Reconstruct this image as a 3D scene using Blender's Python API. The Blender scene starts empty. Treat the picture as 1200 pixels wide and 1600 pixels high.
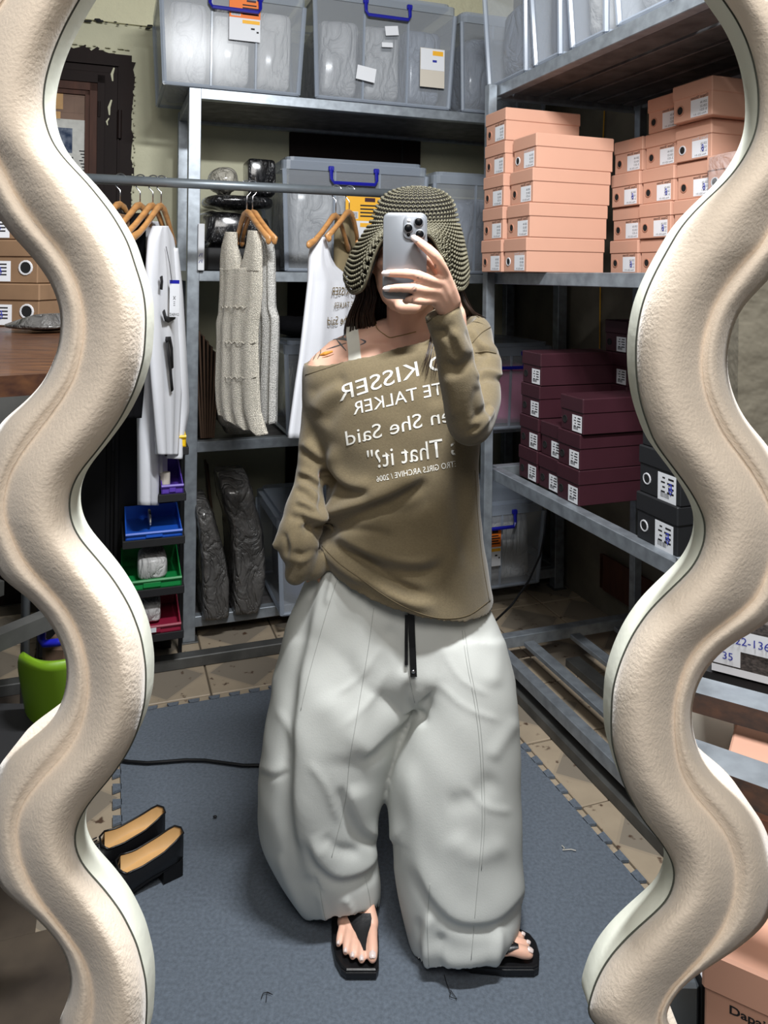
import bpy, bmesh, math, random
import numpy as np
from mathutils import Vector, Matrix
from mathutils.bvhtree import BVHTree

random.seed(7); rng = np.random.default_rng(7)
SC = bpy.context.scene
COL = SC.collection

# ------------------------------------------------------------------ camera
H = 1.47; F = 1200.0; CX, CY = 600.0, 430.0; ROLL = 0.012
RC = np.array([math.cos(ROLL), 0, math.sin(ROLL)]); UC = np.array([-math.sin(ROLL), 0, math.cos(ROLL)])
CAM = np.array([0.0, 0.0, H])
cd = bpy.data.cameras.new('camera'); cam = bpy.data.objects.new('camera', cd); COL.objects.link(cam)
cd.lens = 27.0; cd.sensor_width = 36.0; cd.shift_y = -370 / 1600; cd.clip_start = 0.02; cd.clip_end = 60
cam.matrix_world = Matrix(((RC[0], UC[0], 0, 0), (0, 0, -1, 0), (RC[2], UC[2], 0, H), (0, 0, 0, 1)))
SC.camera = cam
SC.view_settings.view_transform = 'Standard'; SC.view_settings.look = 'None'
SC.view_settings.gamma = 1.0; SC.view_settings.use_curve_mapping = False
SC.view_settings.exposure = 0.9
SC.cycles.use_denoising = True
SC.cycles.max_bounces = 8; SC.cycles.transparent_max_bounces = 16
SC.cycles.sample_clamp_indirect = 4.0
SC.cycles.caustics_reflective = False; SC.cycles.caustics_refractive = False

# ------------------------------------------------------------------ world and lamps
w = bpy.data.worlds.new('world'); SC.world = w; w.use_nodes = True
w.node_tree.nodes['Background'].inputs[0].default_value = (0.75, 0.86, 1.0, 1)
w.node_tree.nodes['Background'].inputs[1].default_value = 0.07

def area(name, loc, target, sx, sy, power, col=(1, 1, 1)):
    l = bpy.data.lights.new(name, 'AREA'); l.shape = 'RECTANGLE'; l.size = sx; l.size_y = sy
    l.energy = power; l.color = col
    o = bpy.data.objects.new(name, l); COL.objects.link(o); o.location = loc
    o.rotation_euler = (Vector(target) - Vector(loc)).to_track_quat('-Z', 'Y').to_euler()
    return o
area('ceiling_tube_lamp', (0.28, 0.86, 2.80), (0.15, 1.9, 0.7), 0.50, 0.10, 42, (0.96, 0.98, 1.0))
area('room_fill_lamp', (0.05, -0.55, 2.75), (0.0, 1.0, 0.9), 1.2, 0.9, 23, (1.0, 0.97, 0.93))  # unseen fill lamp on the camera side, widened for softness

# ------------------------------------------------------------------ geometry of the room
PHI = math.radians(19.63)
D2 = np.array([math.cos(PHI), math.sin(PHI), 0]); N2 = np.array([-math.sin(PHI), math.cos(PHI), 0])
def RW(a, b, z): return D2 * a + N2 * b + np.array([0, 0, z])
def P(px, py, D):
    u = (px - CX) / F; v = (CY - py) / F
    return CAM + D * (np.array([0, 1.0, 0]) + u * RC + v * UC)
def ray(px, py): return P(px, py, 1.0) - CAM
def PF(px, py, z=0.0):
    r = ray(px, py); return CAM + r * ((z - H) / r[2])
def PB(px, py, b):
    r = ray(px, py); q = CAM + r * (b / (r @ N2)); return q @ D2, q[2]
def PA(px, py, a):
    r = ray(px, py); q = CAM + r * (a / (r @ D2)); return q @ N2, q[2]
def proj(V):
    R = V - CAM; D = np.maximum(R[:, 1], 0.05)
    return CX + F * (R @ RC) / D, CY - F * (R @ UC) / D

# ------------------------------------------------------------------ mesh helpers
class MB:
    def __init__(s): s.v = []; s.f = []; s.m = []; s.mi = 0
    def add(s, vs, fs):
        o = len(s.v); s.v += [tuple(map(float, p)) for p in vs]
        s.f += [tuple(i + o for i in f) for f in fs]; s.m += [s.mi] * len(fs); return s
    def box(s, x0, x1, y0, y1, z0, z1, top=None):
        t = top if top is not None else 0
        vs = [(x0, y0, z0), (x1, y0, z0), (x1, y1, z0), (x0, y1, z0), (x0 - t, y0 - t, z1), (x1 + t, y0 - t, z1), (x1 + t, y1 + t, z1), (x0 - t, y1 + t, z1)]
        return s.add(vs, [(3, 2, 1, 0), (4, 5, 6, 7), (0, 1, 5, 4), (1, 2, 6, 5), (2, 3, 7, 6), (3, 0, 4, 7)])
    def rbox(s, x0, x1, y0, y1, z0, z1, r, seg=3):
        """box with rounded vertical edges"""
        pts = []
        for cx, cy, a0 in ((x1 - r, y1 - r, 0), (x0 + r, y1 - r, 90), (x0 + r, y0 + r, 180), (x1 - r, y0 + r, 270)):
            for k in range(seg + 1):
                a = math.radians(a0 + 90 * k / seg); pts.append((cx + r * math.cos(a), cy + r * math.sin(a)))
        return s.prism(pts, z0, z1)
    def prism(s, pts, z0, z1):
        n = len(pts); vs = [(x, y, z0) for x, y in pts] + [(x, y, z1) for x, y in pts]
        fs = [tuple(range(n - 1, -1, -1)), tuple(range(n, 2 * n))] + [(i, (i + 1) % n, n + (i + 1) % n, n + i) for i in range(n)]
        return s.add(vs, fs)
    def bbox(s, x0, x1, y0, y1, z0, z1, c=0.003):
        """box with all edges chamfered by c"""
        bm = bmesh.new(); bmesh.ops.create_cube(bm, size=1.0)
        for q in bm.verts: q.co = Vector(((x0 + x1) / 2 + q.co.x * (x1 - x0), (y0 + y1) / 2 + q.co.y * (y1 - y0), (z0 + z1) / 2 + q.co.z * (z1 - z0)))
        bmesh.ops.bevel(bm, geom=list(bm.edges), offset=c, segments=1, affect='EDGES')
        bm.verts.index_update()
        s.add([q.co for q in bm.verts], [[q.index for q in f.verts] for f in bm.faces]); bm.free(); return s
    def loft(s, rings, cap0=True, cap1=True, closed=True):
        n = len(rings[0]); vs = [p for r in rings for p in r]; fs = []
        for j in range(len(rings) - 1):
            for i in range(n if closed else n - 1):
                k = (i + 1) % n
                fs.append((j * n + i, j * n + k, (j + 1) * n + k, (j + 1) * n + i))
        if cap0: fs.append(tuple(range(n - 1, -1, -1)))
        if cap1: fs.append(tuple(range((len(rings) - 1) * n, len(rings) * n)))
        return s.add(vs, fs)
    def tube(s, pts, rad, n=8, caps=True, flat=None, up=None):
        """tube through pts; rad scalar/list; flat=(side,normal) scale; rounded ends when caps == 'round'"""
        pts = [np.array(p, float) for p in pts]; m = len(pts)
        rad = [rad] * m if np.isscalar(rad) else list(rad)
        T = [pts[min(i + 1, m - 1)] - pts[max(i - 1, 0)] for i in range(m)]
        T = [t / (np.linalg.norm(t) + 1e-9) for t in T]
        u = np.array(up, float) if up is not None else (np.array([0, 0, 1.0]) if abs(T[0][2]) < 0.9 else np.array([1.0, 0, 0]))
        fr = []
        for t in T:
            if up is not None: u = np.array(up, float)
            u = u - t * (u @ t); u /= np.linalg.norm(u) + 1e-9; fr.append((np.cross(t, u), u))
        fx, fy = flat if flat else (1, 1)
        prof = [(p, r, f) for p, r, f in zip(pts, rad, fr)]
        if caps == 'round':
            a, b = prof[0], prof[-1]
            pre = [(a[0] - T[0] * a[1] * math.sin(q), a[1] * math.cos(q), a[2]) for q in (1.35, 0.9, 0.45)]
            post = [(b[0] + T[-1] * b[1] * math.sin(q), b[1] * math.cos(q), b[2]) for q in (0.45, 0.9, 1.35)]
            prof = pre + prof + post
        rings = []
        for p, r, (sx, sy) in prof:
            rings.append([p + r * (fx * math.cos(2 * math.pi * k / n) * sx + fy * math.sin(2 * math.pi * k / n) * sy) for k in range(n)])
        return s.loft(rings, bool(caps), bool(caps))
    def sphere(s, c, r, n=10, m=7):
        c = np.array(c, float); r = np.array([r] * 3 if np.isscalar(r) else r, float)
        rings = []
        for j in range(1, m):
            t = math.pi * j / m
            rings.append([c + r * np.array([math.sin(t) * math.cos(2 * math.pi * k / n), math.sin(t) * math.sin(2 * math.pi * k / n), -math.cos(t)]) for k in range(n)])
        return s.loft(rings)
    def lathe(s, prof, n=16, c=(0, 0, 0)):
        return s.loft([[(c[0] + r * math.cos(2 * math.pi * k / n), c[1] + r * math.sin(2 * math.pi * k / n), c[2] + z) for k in range(n)] for r, z in prof])
    def grid(s, A):
        A = np.asarray(A); h, w_ = A.shape[:2]
        return s.add(A.reshape(-1, 3), [(j * w_ + i, j * w_ + i + 1, (j + 1) * w_ + i + 1, (j + 1) * w_ + i) for j in range(h - 1) for i in range(w_ - 1)])
    def xf(s, M):
        V = np.array(s.v); V = V @ np.array(M)[:3, :3].T + np.array(M)[:3, 3]; s.v = [tuple(p) for p in V]; return s

def mesh_from(name, V, Fc, mats, smooth=False, mi=None):
    me = bpy.data.meshes.new(name)
    me.from_pydata([tuple(p) for p in V], [], [tuple(f) for f in Fc]); 
    for m in (mats if isinstance(mats, (list, tuple)) else [mats]): me.materials.append(m)
    if mi is not None and len(mi): me.polygons.foreach_set('material_index', mi)
    if smooth: me.polygons.foreach_set('use_smooth', [True] * len(me.polygons))
    me.update(); return me

def tag(o, label=None, cat=None, group=None, kind=None):
    if label: o['label'] = label
    if cat: o['category'] = cat
    if group: o['group'] = group
    if kind: o['kind'] = kind
    return o
def thing(name, label, cat, loc=(0, 0, 0), rz=0.0, group=None):
    o = bpy.data.objects.new(name, None); COL.objects.link(o); o.empty_display_size = 0.05
    o.location = tuple(map(float, loc)); o.rotation_euler = (0, 0, rz); return tag(o, label, cat, group)
def base_of(parent):
    """(world location, z-rotation) of a part's thing, through one or two levels"""
    if parent is None: return np.zeros(3), 0.0
    l, r = base_of(parent.parent); c, q = math.cos(r), math.sin(r); p = np.array(parent.location)
    return l + np.array([c * p[0] - q * p[1], q * p[0] + c * p[1], p[2]]), r + parent.rotation_euler[2]
def part(name, mb, mats, parent=None, smooth=False, world=False, label=None, kind=None):
    """links a mesh; world=True: the points are world points and get moved into the parent's frame"""
    V = np.array(mb.v, float)
    if world and parent is not None:
        l, r = base_of(parent); V = V - l; c, q = math.cos(r), math.sin(r)
        V = np.stack([c * V[:, 0] + q * V[:, 1], -q * V[:, 0] + c * V[:, 1], V[:, 2]], 1)
    o = bpy.data.objects.new(name, mesh_from(name, V, mb.f, mats, smooth, mb.m)); COL.objects.link(o)
    o.parent = parent; return tag(o, label, kind=kind)
def reuse(name, src, parent, loc=(0, 0, 0), rot=(0, 0, 0), label=None):
    o = bpy.data.objects.new(name, src.data); COL.objects.link(o); o.parent = parent; o.location = loc; o.rotation_euler = rot
    return tag(o, label)
def struct(name, mb, mats, smooth=False, parent=None):
    o = part(name, mb, mats, parent, smooth); o['kind'] = 'structure'; return o
def copy_thing(r, loc, rz, label, group=None):
    n = r.copy(); COL.objects.link(n); n.location = tuple(map(float, loc)); n.rotation_euler = (0, 0, rz); n['label'] = label
    if group: n['group'] = group
    for ch in list(r.children):
        c = ch.copy(); COL.objects.link(c); c.parent = n
        for g in list(ch.children):
            d = g.copy(); COL.objects.link(d); d.parent = c
    return n

# ------------------------------------------------------------------ materials
def lin(c):
    return tuple((x / 255 / 12.92 if x / 255 <= 0.04045 else ((x / 255 + 0.055) / 1.055) ** 2.4) for x in c)
def creased(nt, n2):
    """sharp creases out of a noise: its distance from the middle value"""
    n2.inputs['Distortion'].default_value = .8; n2.inputs['Detail'].default_value = 5
    s = nt.nodes.new('ShaderNodeMath'); s.operation = 'SUBTRACT'; nt.links.new(n2.outputs['Fac'], s.inputs[0]); s.inputs[1].default_value = .5
    a = nt.nodes.new('ShaderNodeMath'); a.operation = 'ABSOLUTE'; nt.links.new(s.outputs[0], a.inputs[0])
    m = nt.nodes.new('ShaderNodeMath'); m.operation = 'POWER'; nt.links.new(a.outputs[0], m.inputs[0]); m.inputs[1].default_value = .6; return m.outputs[0]
def mat(name, rgb, rough=0.6, metal=0.0, var=0.0, vscale=8.0, bump=0.0, bscale=200.0, stretch=(1, 1, 1), spec=0.5, coat=0.0, sheen=0.0, sss=0.0, rgb2=None, bdist=0.002, detail=4.0, crinkle=False):
    m = bpy.data.materials.new(name); m.use_nodes = True; nt = m.node_tree; b = nt.nodes['Principled BSDF']
    c = lin(rgb); b.inputs['Base Color'].default_value = (*c, 1); b.inputs['Roughness'].default_value = rough
    b.inputs['Metallic'].default_value = metal; b.inputs['Specular IOR Level'].default_value = spec
    b.inputs['Coat Weight'].default_value = coat; b.inputs['Coat Roughness'].default_value = 0.12
    b.inputs['Sheen Weight'].default_value = sheen
    if sss: b.inputs['Subsurface Weight'].default_value = sss; b.inputs['Subsurface Radius'].default_value = (0.012, 0.005, 0.003); b.inputs['Subsurface Scale'].default_value = 0.5
    tc = nt.nodes.new('ShaderNodeTexCoord'); mp = nt.nodes.new('ShaderNodeMapping'); mp.inputs['Scale'].default_value = stretch
    nt.links.new(tc.outputs['Object'], mp.inputs[0])
    if var or rgb2:
        n = nt.nodes.new('ShaderNodeTexNoise'); n.inputs['Scale'].default_value = vscale; n.inputs['Detail'].default_value = detail
        nt.links.new(mp.outputs[0], n.inputs['Vector'])
        mr = nt.nodes.new('ShaderNodeMapRange'); mr.inputs[1].default_value = 0.3; mr.inputs[2].default_value = 0.7
        nt.links.new(n.outputs['Fac'], mr.inputs[0])
        mx = nt.nodes.new('ShaderNodeMix'); mx.data_type = 'RGBA'
        c1 = tuple(x * (1 - var) for x in c); c2 = lin(rgb2) if rgb2 else tuple(min(1, x * (1 + var)) for x in c)
        mx.inputs[6].default_value = (*c1, 1); mx.inputs[7].default_value = (*c2, 1)
        nt.links.new(mr.outputs[0], mx.inputs[0]); nt.links.new(mx.outputs[2], b.inputs['Base Color'])
    if bump:
        n2 = nt.nodes.new('ShaderNodeTexNoise'); n2.inputs['Scale'].default_value = bscale; n2.inputs['Detail'].default_value = 3
        nt.links.new(mp.outputs[0], n2.inputs['Vector'])
        bp = nt.nodes.new('ShaderNodeBump'); bp.inputs['Strength'].default_value = bump; bp.inputs['Distance'].default_value = bdist
        nt.links.new(creased(nt, n2) if crinkle else n2.outputs['Fac'], bp.inputs['Height']); nt.links.new(bp.outputs[0], b.inputs['Normal'])
    return m
def clear_mat(name, tint, opacity, rough=0.15, bump=0.0, bscale=20.0):
    """clear or milky plastic film: part transparent, part glossy plastic"""
    m = bpy.data.materials.new(name); m.use_nodes = True; nt = m.node_tree; b = nt.nodes['Principled BSDF']
    c = lin(tint); b.inputs['Base Color'].default_value = (*c, 1); b.inputs['Roughness'].default_value = rough
    tr = nt.nodes.new('ShaderNodeBsdfTransparent'); tr.inputs[0].default_value = (0.93, 0.94, 0.95, 1)
    mx = nt.nodes.new('ShaderNodeMixShader'); mx.inputs[0].default_value = opacity
    out = nt.nodes['Material Output']
    nt.links.new(tr.outputs[0], mx.inputs[1]); nt.links.new(b.outputs[0], mx.inputs[2]); nt.links.new(mx.outputs[0], out.inputs[0])
    if bump:
        tc = nt.nodes.new('ShaderNodeTexCoord')
        n2 = nt.nodes.new('ShaderNodeTexNoise'); n2.inputs['Scale'].default_value = bscale; n2.inputs['Detail'].default_value = 4; n2.inputs['Distortion'].default_value = 1.5
        nt.links.new(tc.outputs['Object'], n2.inputs['Vector'])
        bp = nt.nodes.new('ShaderNodeBump'); bp.inputs['Strength'].default_value = bump; bp.inputs['Distance'].default_value = 0.02
        nt.links.new(creased(nt, n2), bp.inputs['Height']); nt.links.new(bp.outputs[0], b.inputs['Normal'])
    return m
def attr_mat(name, base, rough=0.5, sss=0.0, bump=0.0, bscale=300.0, spec=0.5, var=0.0):
    """base colour under a painted colour attribute 'ink' (alpha = coverage)"""
    m = mat(name, base, rough, sss=sss, bump=bump, bscale=bscale, spec=spec, var=var, vscale=14)
    nt = m.node_tree; b = nt.nodes['Principled BSDF']
    at = nt.nodes.new('ShaderNodeAttribute'); at.attribute_name = 'ink'
    mx = nt.nodes.new('ShaderNodeMix'); mx.data_type = 'RGBA'
    l = b.inputs['Base Color'].links
    if l: nt.links.new(l[0].from_socket, mx.inputs[6])
    else: mx.inputs[6].default_value = (*lin(base), 1)
    nt.links.new(at.outputs['Color'], mx.inputs[7]); nt.links.new(at.outputs['Alpha'], mx.inputs[0])
    nt.links.new(mx.outputs[2], b.inputs['Base Color']); return m

M = {}
M['plush'] = mat('cream plush', (224, 209, 191), 0.95, var=0.07, vscale=9, bump=0.5, bscale=330, sheen=0.3, bdist=0.0016, spec=0.1)
M['rim'] = mat('pale reflected rim', (226, 228, 214), 0.8, var=0.04, bump=0.25, bscale=90)
M['line'] = mat('dark gap', (70, 72, 64), 0.9)
M['steel'] = mat('galvanised steel', (150, 157, 164), 0.42, metal=0.55, var=0.22, vscale=26, bump=0.08, bscale=60, stretch=(1, 1, 1))
M['slat'] = mat('dark steel slat', (96, 94, 94), 0.6, metal=0.35, var=0.35, vscale=18)  # slats coloured darker than the posts and rails
M['steel_dark'] = mat('old dark steel', (84, 84, 82), 0.55, metal=0.4, var=0.3, vscale=12)
M['rust'] = mat('rusty rail side', (74, 64, 60), 0.7, metal=0.2, rgb2=(122, 88, 70), vscale=16, stretch=(1, 5, 5))
M['wall'] = mat('cream plaster', (205, 203, 176), 0.9, var=0.07, vscale=3.5, bump=0.35, bscale=24, bdist=0.01)
M['wall_up'] = mat('ivory plaster', (226, 222, 190), 0.9, var=0.05, vscale=4, bump=0.8, bscale=30, bdist=0.01)
M['wall_grey'] = mat('grimy plaster', (112, 106, 92), 0.95, var=0.22, vscale=5, bump=0.5, bscale=18, bdist=0.01)
M['ceiling'] = mat('ceiling white', (190, 188, 178), 0.95)
M['brown_door'] = mat('dark brown paint', (30, 19, 17), 0.65, spec=0.2, var=0.25, vscale=9, stretch=(1, 1, .3), bump=0.1, bscale=30)
M['red_wood'] = mat('red brown wood', (72, 42, 30), 0.6, spec=.25, var=0.25, vscale=14, stretch=(3, 3, .4))
M['mat'] = mat('grey carpet foam', (98, 107, 118), 0.97, var=0.20, vscale=120, bump=0.7, bscale=420, bdist=0.004, spec=0.1, sheen=0.15)
M['black'] = mat('black paint', (14, 14, 16), 0.5, spec=0.3)
M['black_cloth'] = mat('black cloth', (17, 17, 20), 0.95, spec=0.1)
M['dark'] = mat('very dark grey', (26, 26, 28), 0.7)
M['peach'] = mat('peach card', (198, 151, 129), 0.7, var=0.03, vscale=6, spec=0.3)
M['maroon'] = mat('maroon card', (58, 26, 35), 0.55, var=0.10, vscale=9, spec=0.35)
M['blackcard'] = mat('black card', (28, 29, 32), 0.6, var=0.1)
M['kraft'] = mat('kraft card', (128, 100, 74), 0.8, var=0.08, vscale=20)
M['white_card'] = mat('white label', (222, 224, 228), 0.6, spec=0.3)
M['ink'] = mat('black print', (20, 20, 24), 0.7)
M['blue_ink'] = mat('blue marker', (32, 44, 150), 0.6)
M['hole'] = mat('hole black', (8, 8, 9), 0.9)
M['ring_white'] = mat('white eyelet', (205, 205, 208), 0.4)
M['ring_peach'] = mat('peach cut edge', (170, 120, 98), 0.7)
M['bin'] = clear_mat('milky clear plastic', (202, 208, 216), 0.30, 0.22)
M['bin_rim'] = clear_mat('thick clear plastic', (172, 182, 196), 0.50, 0.2)
M['film'] = clear_mat('clear film', (220, 222, 226), 0.22, 0.08, bump=1.0, bscale=22)
M['blue'] = mat('blue plastic', (24, 28, 150), 0.35)
M['orange'] = mat('orange sticker', (236, 120, 34), 0.6)
M['yellow_st'] = mat('yellow sticker', (240, 178, 40), 0.6)
M['bag_grey'] = mat('grey cloth in film', (168, 168, 168), 0.45, var=0.15, vscale=9, bump=.9, bscale=9, coat=0.25, bdist=0.03, stretch=(1.6, 1, .7), crinkle=True)
M['bag_blue'] = mat('blue grey cloth in film', (124, 132, 146), 0.5, var=0.2, vscale=9, bump=.9, bscale=9, coat=0.3, bdist=0.03, stretch=(1.6, 1, .7), crinkle=True)
M['bag_light'] = mat('pale cloth in film', (190, 189, 187), 0.6, var=0.12, vscale=9, bump=.8, bscale=8, coat=0.2, bdist=0.03, stretch=(1.6, 1, .6), crinkle=True)
M['bag_pink'] = mat('pink cloth', (236, 128, 178), 0.6, var=0.08, vscale=8, bump=0.5, bscale=10, bdist=0.01)
M['bag_navy'] = mat('navy cloth', (52, 62, 92), 0.6, var=0.15, bump=0.5, bscale=12)
M['bag_black'] = mat('black film bundle', (20, 20, 23), 0.3, bump=1.0, bscale=9, coat=1.0, bdist=0.05, stretch=(1.6, 1, .6), crinkle=True)
M['bag_smoke'] = mat('smoky wrapped bundle', (84, 82, 80), 0.4, var=0.35, vscale=10, bump=1.0, bscale=13, coat=0.8, bdist=0.03, stretch=(1, 1, .6), crinkle=True)
M['bag_clear'] = mat('crumpled clear bag', (176, 172, 160), 0.3, var=0.12, bump=1.0, bscale=12, coat=0.6, bdist=0.04, crinkle=True)
M['knit_cream'] = mat('cream crochet', (222, 214, 196), 0.9, var=0.10, vscale=70, bump=1.0, bscale=130, bdist=0.006, sheen=0.2)
M['knit_white'] = mat('white crochet', (236, 235, 230), 0.9, var=0.07, vscale=70, bump=1.0, bscale=130, bdist=0.006, sheen=0.2)
M['cotton'] = mat('white cotton', (226, 228, 234), 0.9, var=0.03, bump=0.15, bscale=300)
M['olive'] = mat('olive cloth', (134, 120, 90), 0.9, var=0.06, bump=0.2, bscale=300)
M['gold'] = mat('gold print', (150, 124, 66), 0.4, metal=0.5)
M['wood'] = mat('hanger wood', (190, 138, 84), 0.4, var=0.2, vscale=20, stretch=(1, 1, 4), coat=0.3)
M['chrome'] = mat('chrome', (200, 200, 205), 0.2, metal=1.0)
M['pipe'] = mat('grey pipe', (122, 130, 136), 0.4, metal=0.5, var=0.1, vscale=20)
M['leather'] = mat('black leather', (18, 18, 20), 0.38, bump=0.15, bscale=160, spec=0.5)
M['insole'] = mat('tan insole', (210, 168, 112), 0.5, var=0.06, vscale=12)
M['table'] = mat('brown wood laminate', (48, 26, 22), 0.4, rgb2=(96, 62, 38), vscale=7, stretch=(2, 9, 9), coat=0.2, detail=8)
M['green_pl'] = mat('lime plastic', (100, 136, 20), 0.45)
M['conc'] = mat('dirty concrete', (96, 84, 70), 0.95, rgb2=(50, 42, 36), vscale=4, bump=0.5, bscale=30)
M['grout'] = mat('grout', (92, 82, 68), 0.95, var=0.2)
M['cream_box'] = mat('cream plastic', (206, 198, 184), 0.5)
M['carton'] = mat('grey printed carton', (92, 84, 80), 0.8, rgb2=(30, 26, 26), vscale=60, stretch=(1, 6, 6))
M['paper'] = mat('newspaper', (206, 206, 200), 0.9, var=0.1, vscale=40)
M['paper_blue'] = mat('newspaper photo', (40, 56, 84), 0.9, rgb2=(150, 160, 176), vscale=28)
M['brown_paper'] = mat('brown window paper', (128, 104, 90), 0.8, var=0.12, vscale=14)
M['amber'] = mat('amber window tape', (186, 140, 76), 0.5, var=0.15, vscale=14)
M['card_brown'] = mat('brown cardboard edge', (82, 62, 48), 0.9, var=0.2)
M['purple'] = mat('purple plastic', (92, 62, 170), 0.45)
M['binblue'] = mat('bright blue plastic', (30, 90, 200), 0.45)
M['bingreen'] = mat('green plastic', (20, 136, 66), 0.45)
M['binred'] = mat('crimson plastic', (150, 34, 62), 0.45)
M['binyellow'] = mat('yellow plastic', (240, 196, 20), 0.45)
# person
M['skin'] = attr_mat('skin', (232, 184, 160), 0.48, sss=0.12, bump=0.06, bscale=260)
M['nail'] = mat('pale nail varnish', (226, 208, 202), 0.15, coat=0.6)
M['sweater'] = mat('olive brown jersey', (113, 101, 78), 0.95, var=0.11, vscale=240, bump=0.25, bscale=420, stretch=(1, 1, 1.6), sheen=0.25, spec=0.15)
M['seam_olive'] = mat('olive seam', (98, 86, 64), 0.95)
M['print'] = mat('white print', (226, 224, 216), 0.7, var=0.10, vscale=60)
M['pants'] = mat('pale grey cotton twill', (208, 210, 205), 0.85, var=0.035, vscale=7, bump=0.12, bscale=330, spec=0.25)
M['seam_pants'] = mat('pants seam', (176, 178, 174), 0.9)
M['hair'] = mat('dark brown hair', (46, 32, 26), 0.38, var=0.4, vscale=30, stretch=(6, 6, .4), spec=0.5)
M['straw'] = mat('olive paper yarn', (100, 96, 79), 0.45, var=0.28, vscale=60, spec=0.4)
M['straw_shade'] = mat('hat inside shade', (34, 31, 25), 0.9)  # dark shell colour puts shade into the gaps between stitches
M['titan'] = mat('grey titanium phone', (142, 146, 152), 0.30, metal=0.35, spec=0.5)
M['lens'] = mat('lens glass', (7, 8, 11), 0.25, spec=0.3)
M['cotton_strap'] = mat('ivory strap', (230, 228, 216), 0.9)

def tile_mat():
    m = mat('stone tile', (170, 154, 132), 0.55, var=0.10, vscale=9)
    nt = m.node_tree; b = nt.nodes['Principled BSDF']
    tc = nt.nodes.new('ShaderNodeTexCoord'); sx = nt.nodes.new('ShaderNodeSeparateXYZ'); nt.links.new(tc.outputs['Object'], sx.inputs[0])
    ab = []
    for k in (0, 1):
        a = nt.nodes.new('ShaderNodeMath'); a.operation = 'ABSOLUTE'; nt.links.new(sx.outputs[k], a.inputs[0]); ab.append(a)
    s = nt.nodes.new('ShaderNodeMath'); nt.links.new(ab[0].outputs[0], s.inputs[0]); nt.links.new(ab[1].outputs[0], s.inputs[1])
    r = nt.nodes.new('ShaderNodeValToRGB'); nt.links.new(s.outputs[0], r.inputs[0])
    e = r.color_ramp.elements; e[0].position = 0.0; e[0].color = (1, 1, 1, 1); e[1].position = 1.0; e[1].color = (0, 0, 0, 1)
    r.color_ramp.interpolation = 'CONSTANT'
    for p, v in ((0.136, .25), (0.146, 0.0)): q = e.new(p); q.color = (v, v, v, 1)
    e[-1].color = (0, 0, 0, 1)
    l = b.inputs['Base Color'].links[0].from_socket
    mx = nt.nodes.new('ShaderNodeMix'); mx.data_type = 'RGBA'; nt.links.new(r.outputs[0], mx.inputs[0]); nt.links.new(l, mx.inputs[6])
    mx.inputs[7].default_value = (*lin((136, 126, 112)), 1)
    n = nt.nodes.new('ShaderNodeTexNoise'); n.inputs['Scale'].default_value = 26; n.inputs['Detail'].default_value = 5
    g = nt.nodes.new('ShaderNodeNewGeometry'); nt.links.new(g.outputs['Position'], n.inputs['Vector'])
    r2 = nt.nodes.new('ShaderNodeMapRange'); r2.inputs[1].default_value = .63; r2.inputs[2].default_value = .70; nt.links.new(n.outputs[0], r2.inputs[0])
    m2 = nt.nodes.new('ShaderNodeMix'); m2.data_type = 'RGBA'; nt.links.new(r2.outputs[0], m2.inputs[0]); nt.links.new(mx.outputs[2], m2.inputs[6])
    m2.inputs[7].default_value = (*lin((84, 64, 50)), 1); nt.links.new(m2.outputs[2], b.inputs['Base Color']); return m
M['tile'] = tile_mat()

def knit_mat(name, rgb):
    """rows of small stitches: two crossed waves as relief, darker in the hollows"""
    m = mat(name, rgb, 0.92, sheen=0.2); nt = m.node_tree; b = nt.nodes['Principled BSDF']; tc = nt.nodes.new('ShaderNodeTexCoord'); mx = []
    for d, s, ds in (('X', 62, 4.0), ('Z', 58, 6.0)):
        wv = nt.nodes.new('ShaderNodeTexWave'); wv.bands_direction = d; wv.inputs['Scale'].default_value = s; wv.inputs['Distortion'].default_value = ds; wv.inputs['Detail Scale'].default_value = 3; nt.links.new(tc.outputs['Object'], wv.inputs[0]); mx.append(wv)
    mu = nt.nodes.new('ShaderNodeMath'); mu.operation = 'MULTIPLY'; nt.links.new(mx[0].outputs['Fac'], mu.inputs[0]); nt.links.new(mx[1].outputs['Fac'], mu.inputs[1])
    bp = nt.nodes.new('ShaderNodeBump'); bp.inputs['Strength'].default_value = 1; bp.inputs['Distance'].default_value = .006; nt.links.new(mu.outputs[0], bp.inputs['Height']); nt.links.new(bp.outputs[0], b.inputs['Normal'])
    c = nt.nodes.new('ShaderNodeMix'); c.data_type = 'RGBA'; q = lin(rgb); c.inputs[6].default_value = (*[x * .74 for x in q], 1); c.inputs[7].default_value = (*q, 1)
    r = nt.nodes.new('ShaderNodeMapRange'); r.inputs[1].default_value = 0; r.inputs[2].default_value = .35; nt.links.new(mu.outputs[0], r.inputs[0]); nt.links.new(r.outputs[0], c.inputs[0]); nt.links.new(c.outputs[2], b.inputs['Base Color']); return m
M['knit_cream'] = knit_mat('cream crochet', (250, 242, 224)); M['knit_white'] = knit_mat('white crochet', (240, 238, 232))

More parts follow.
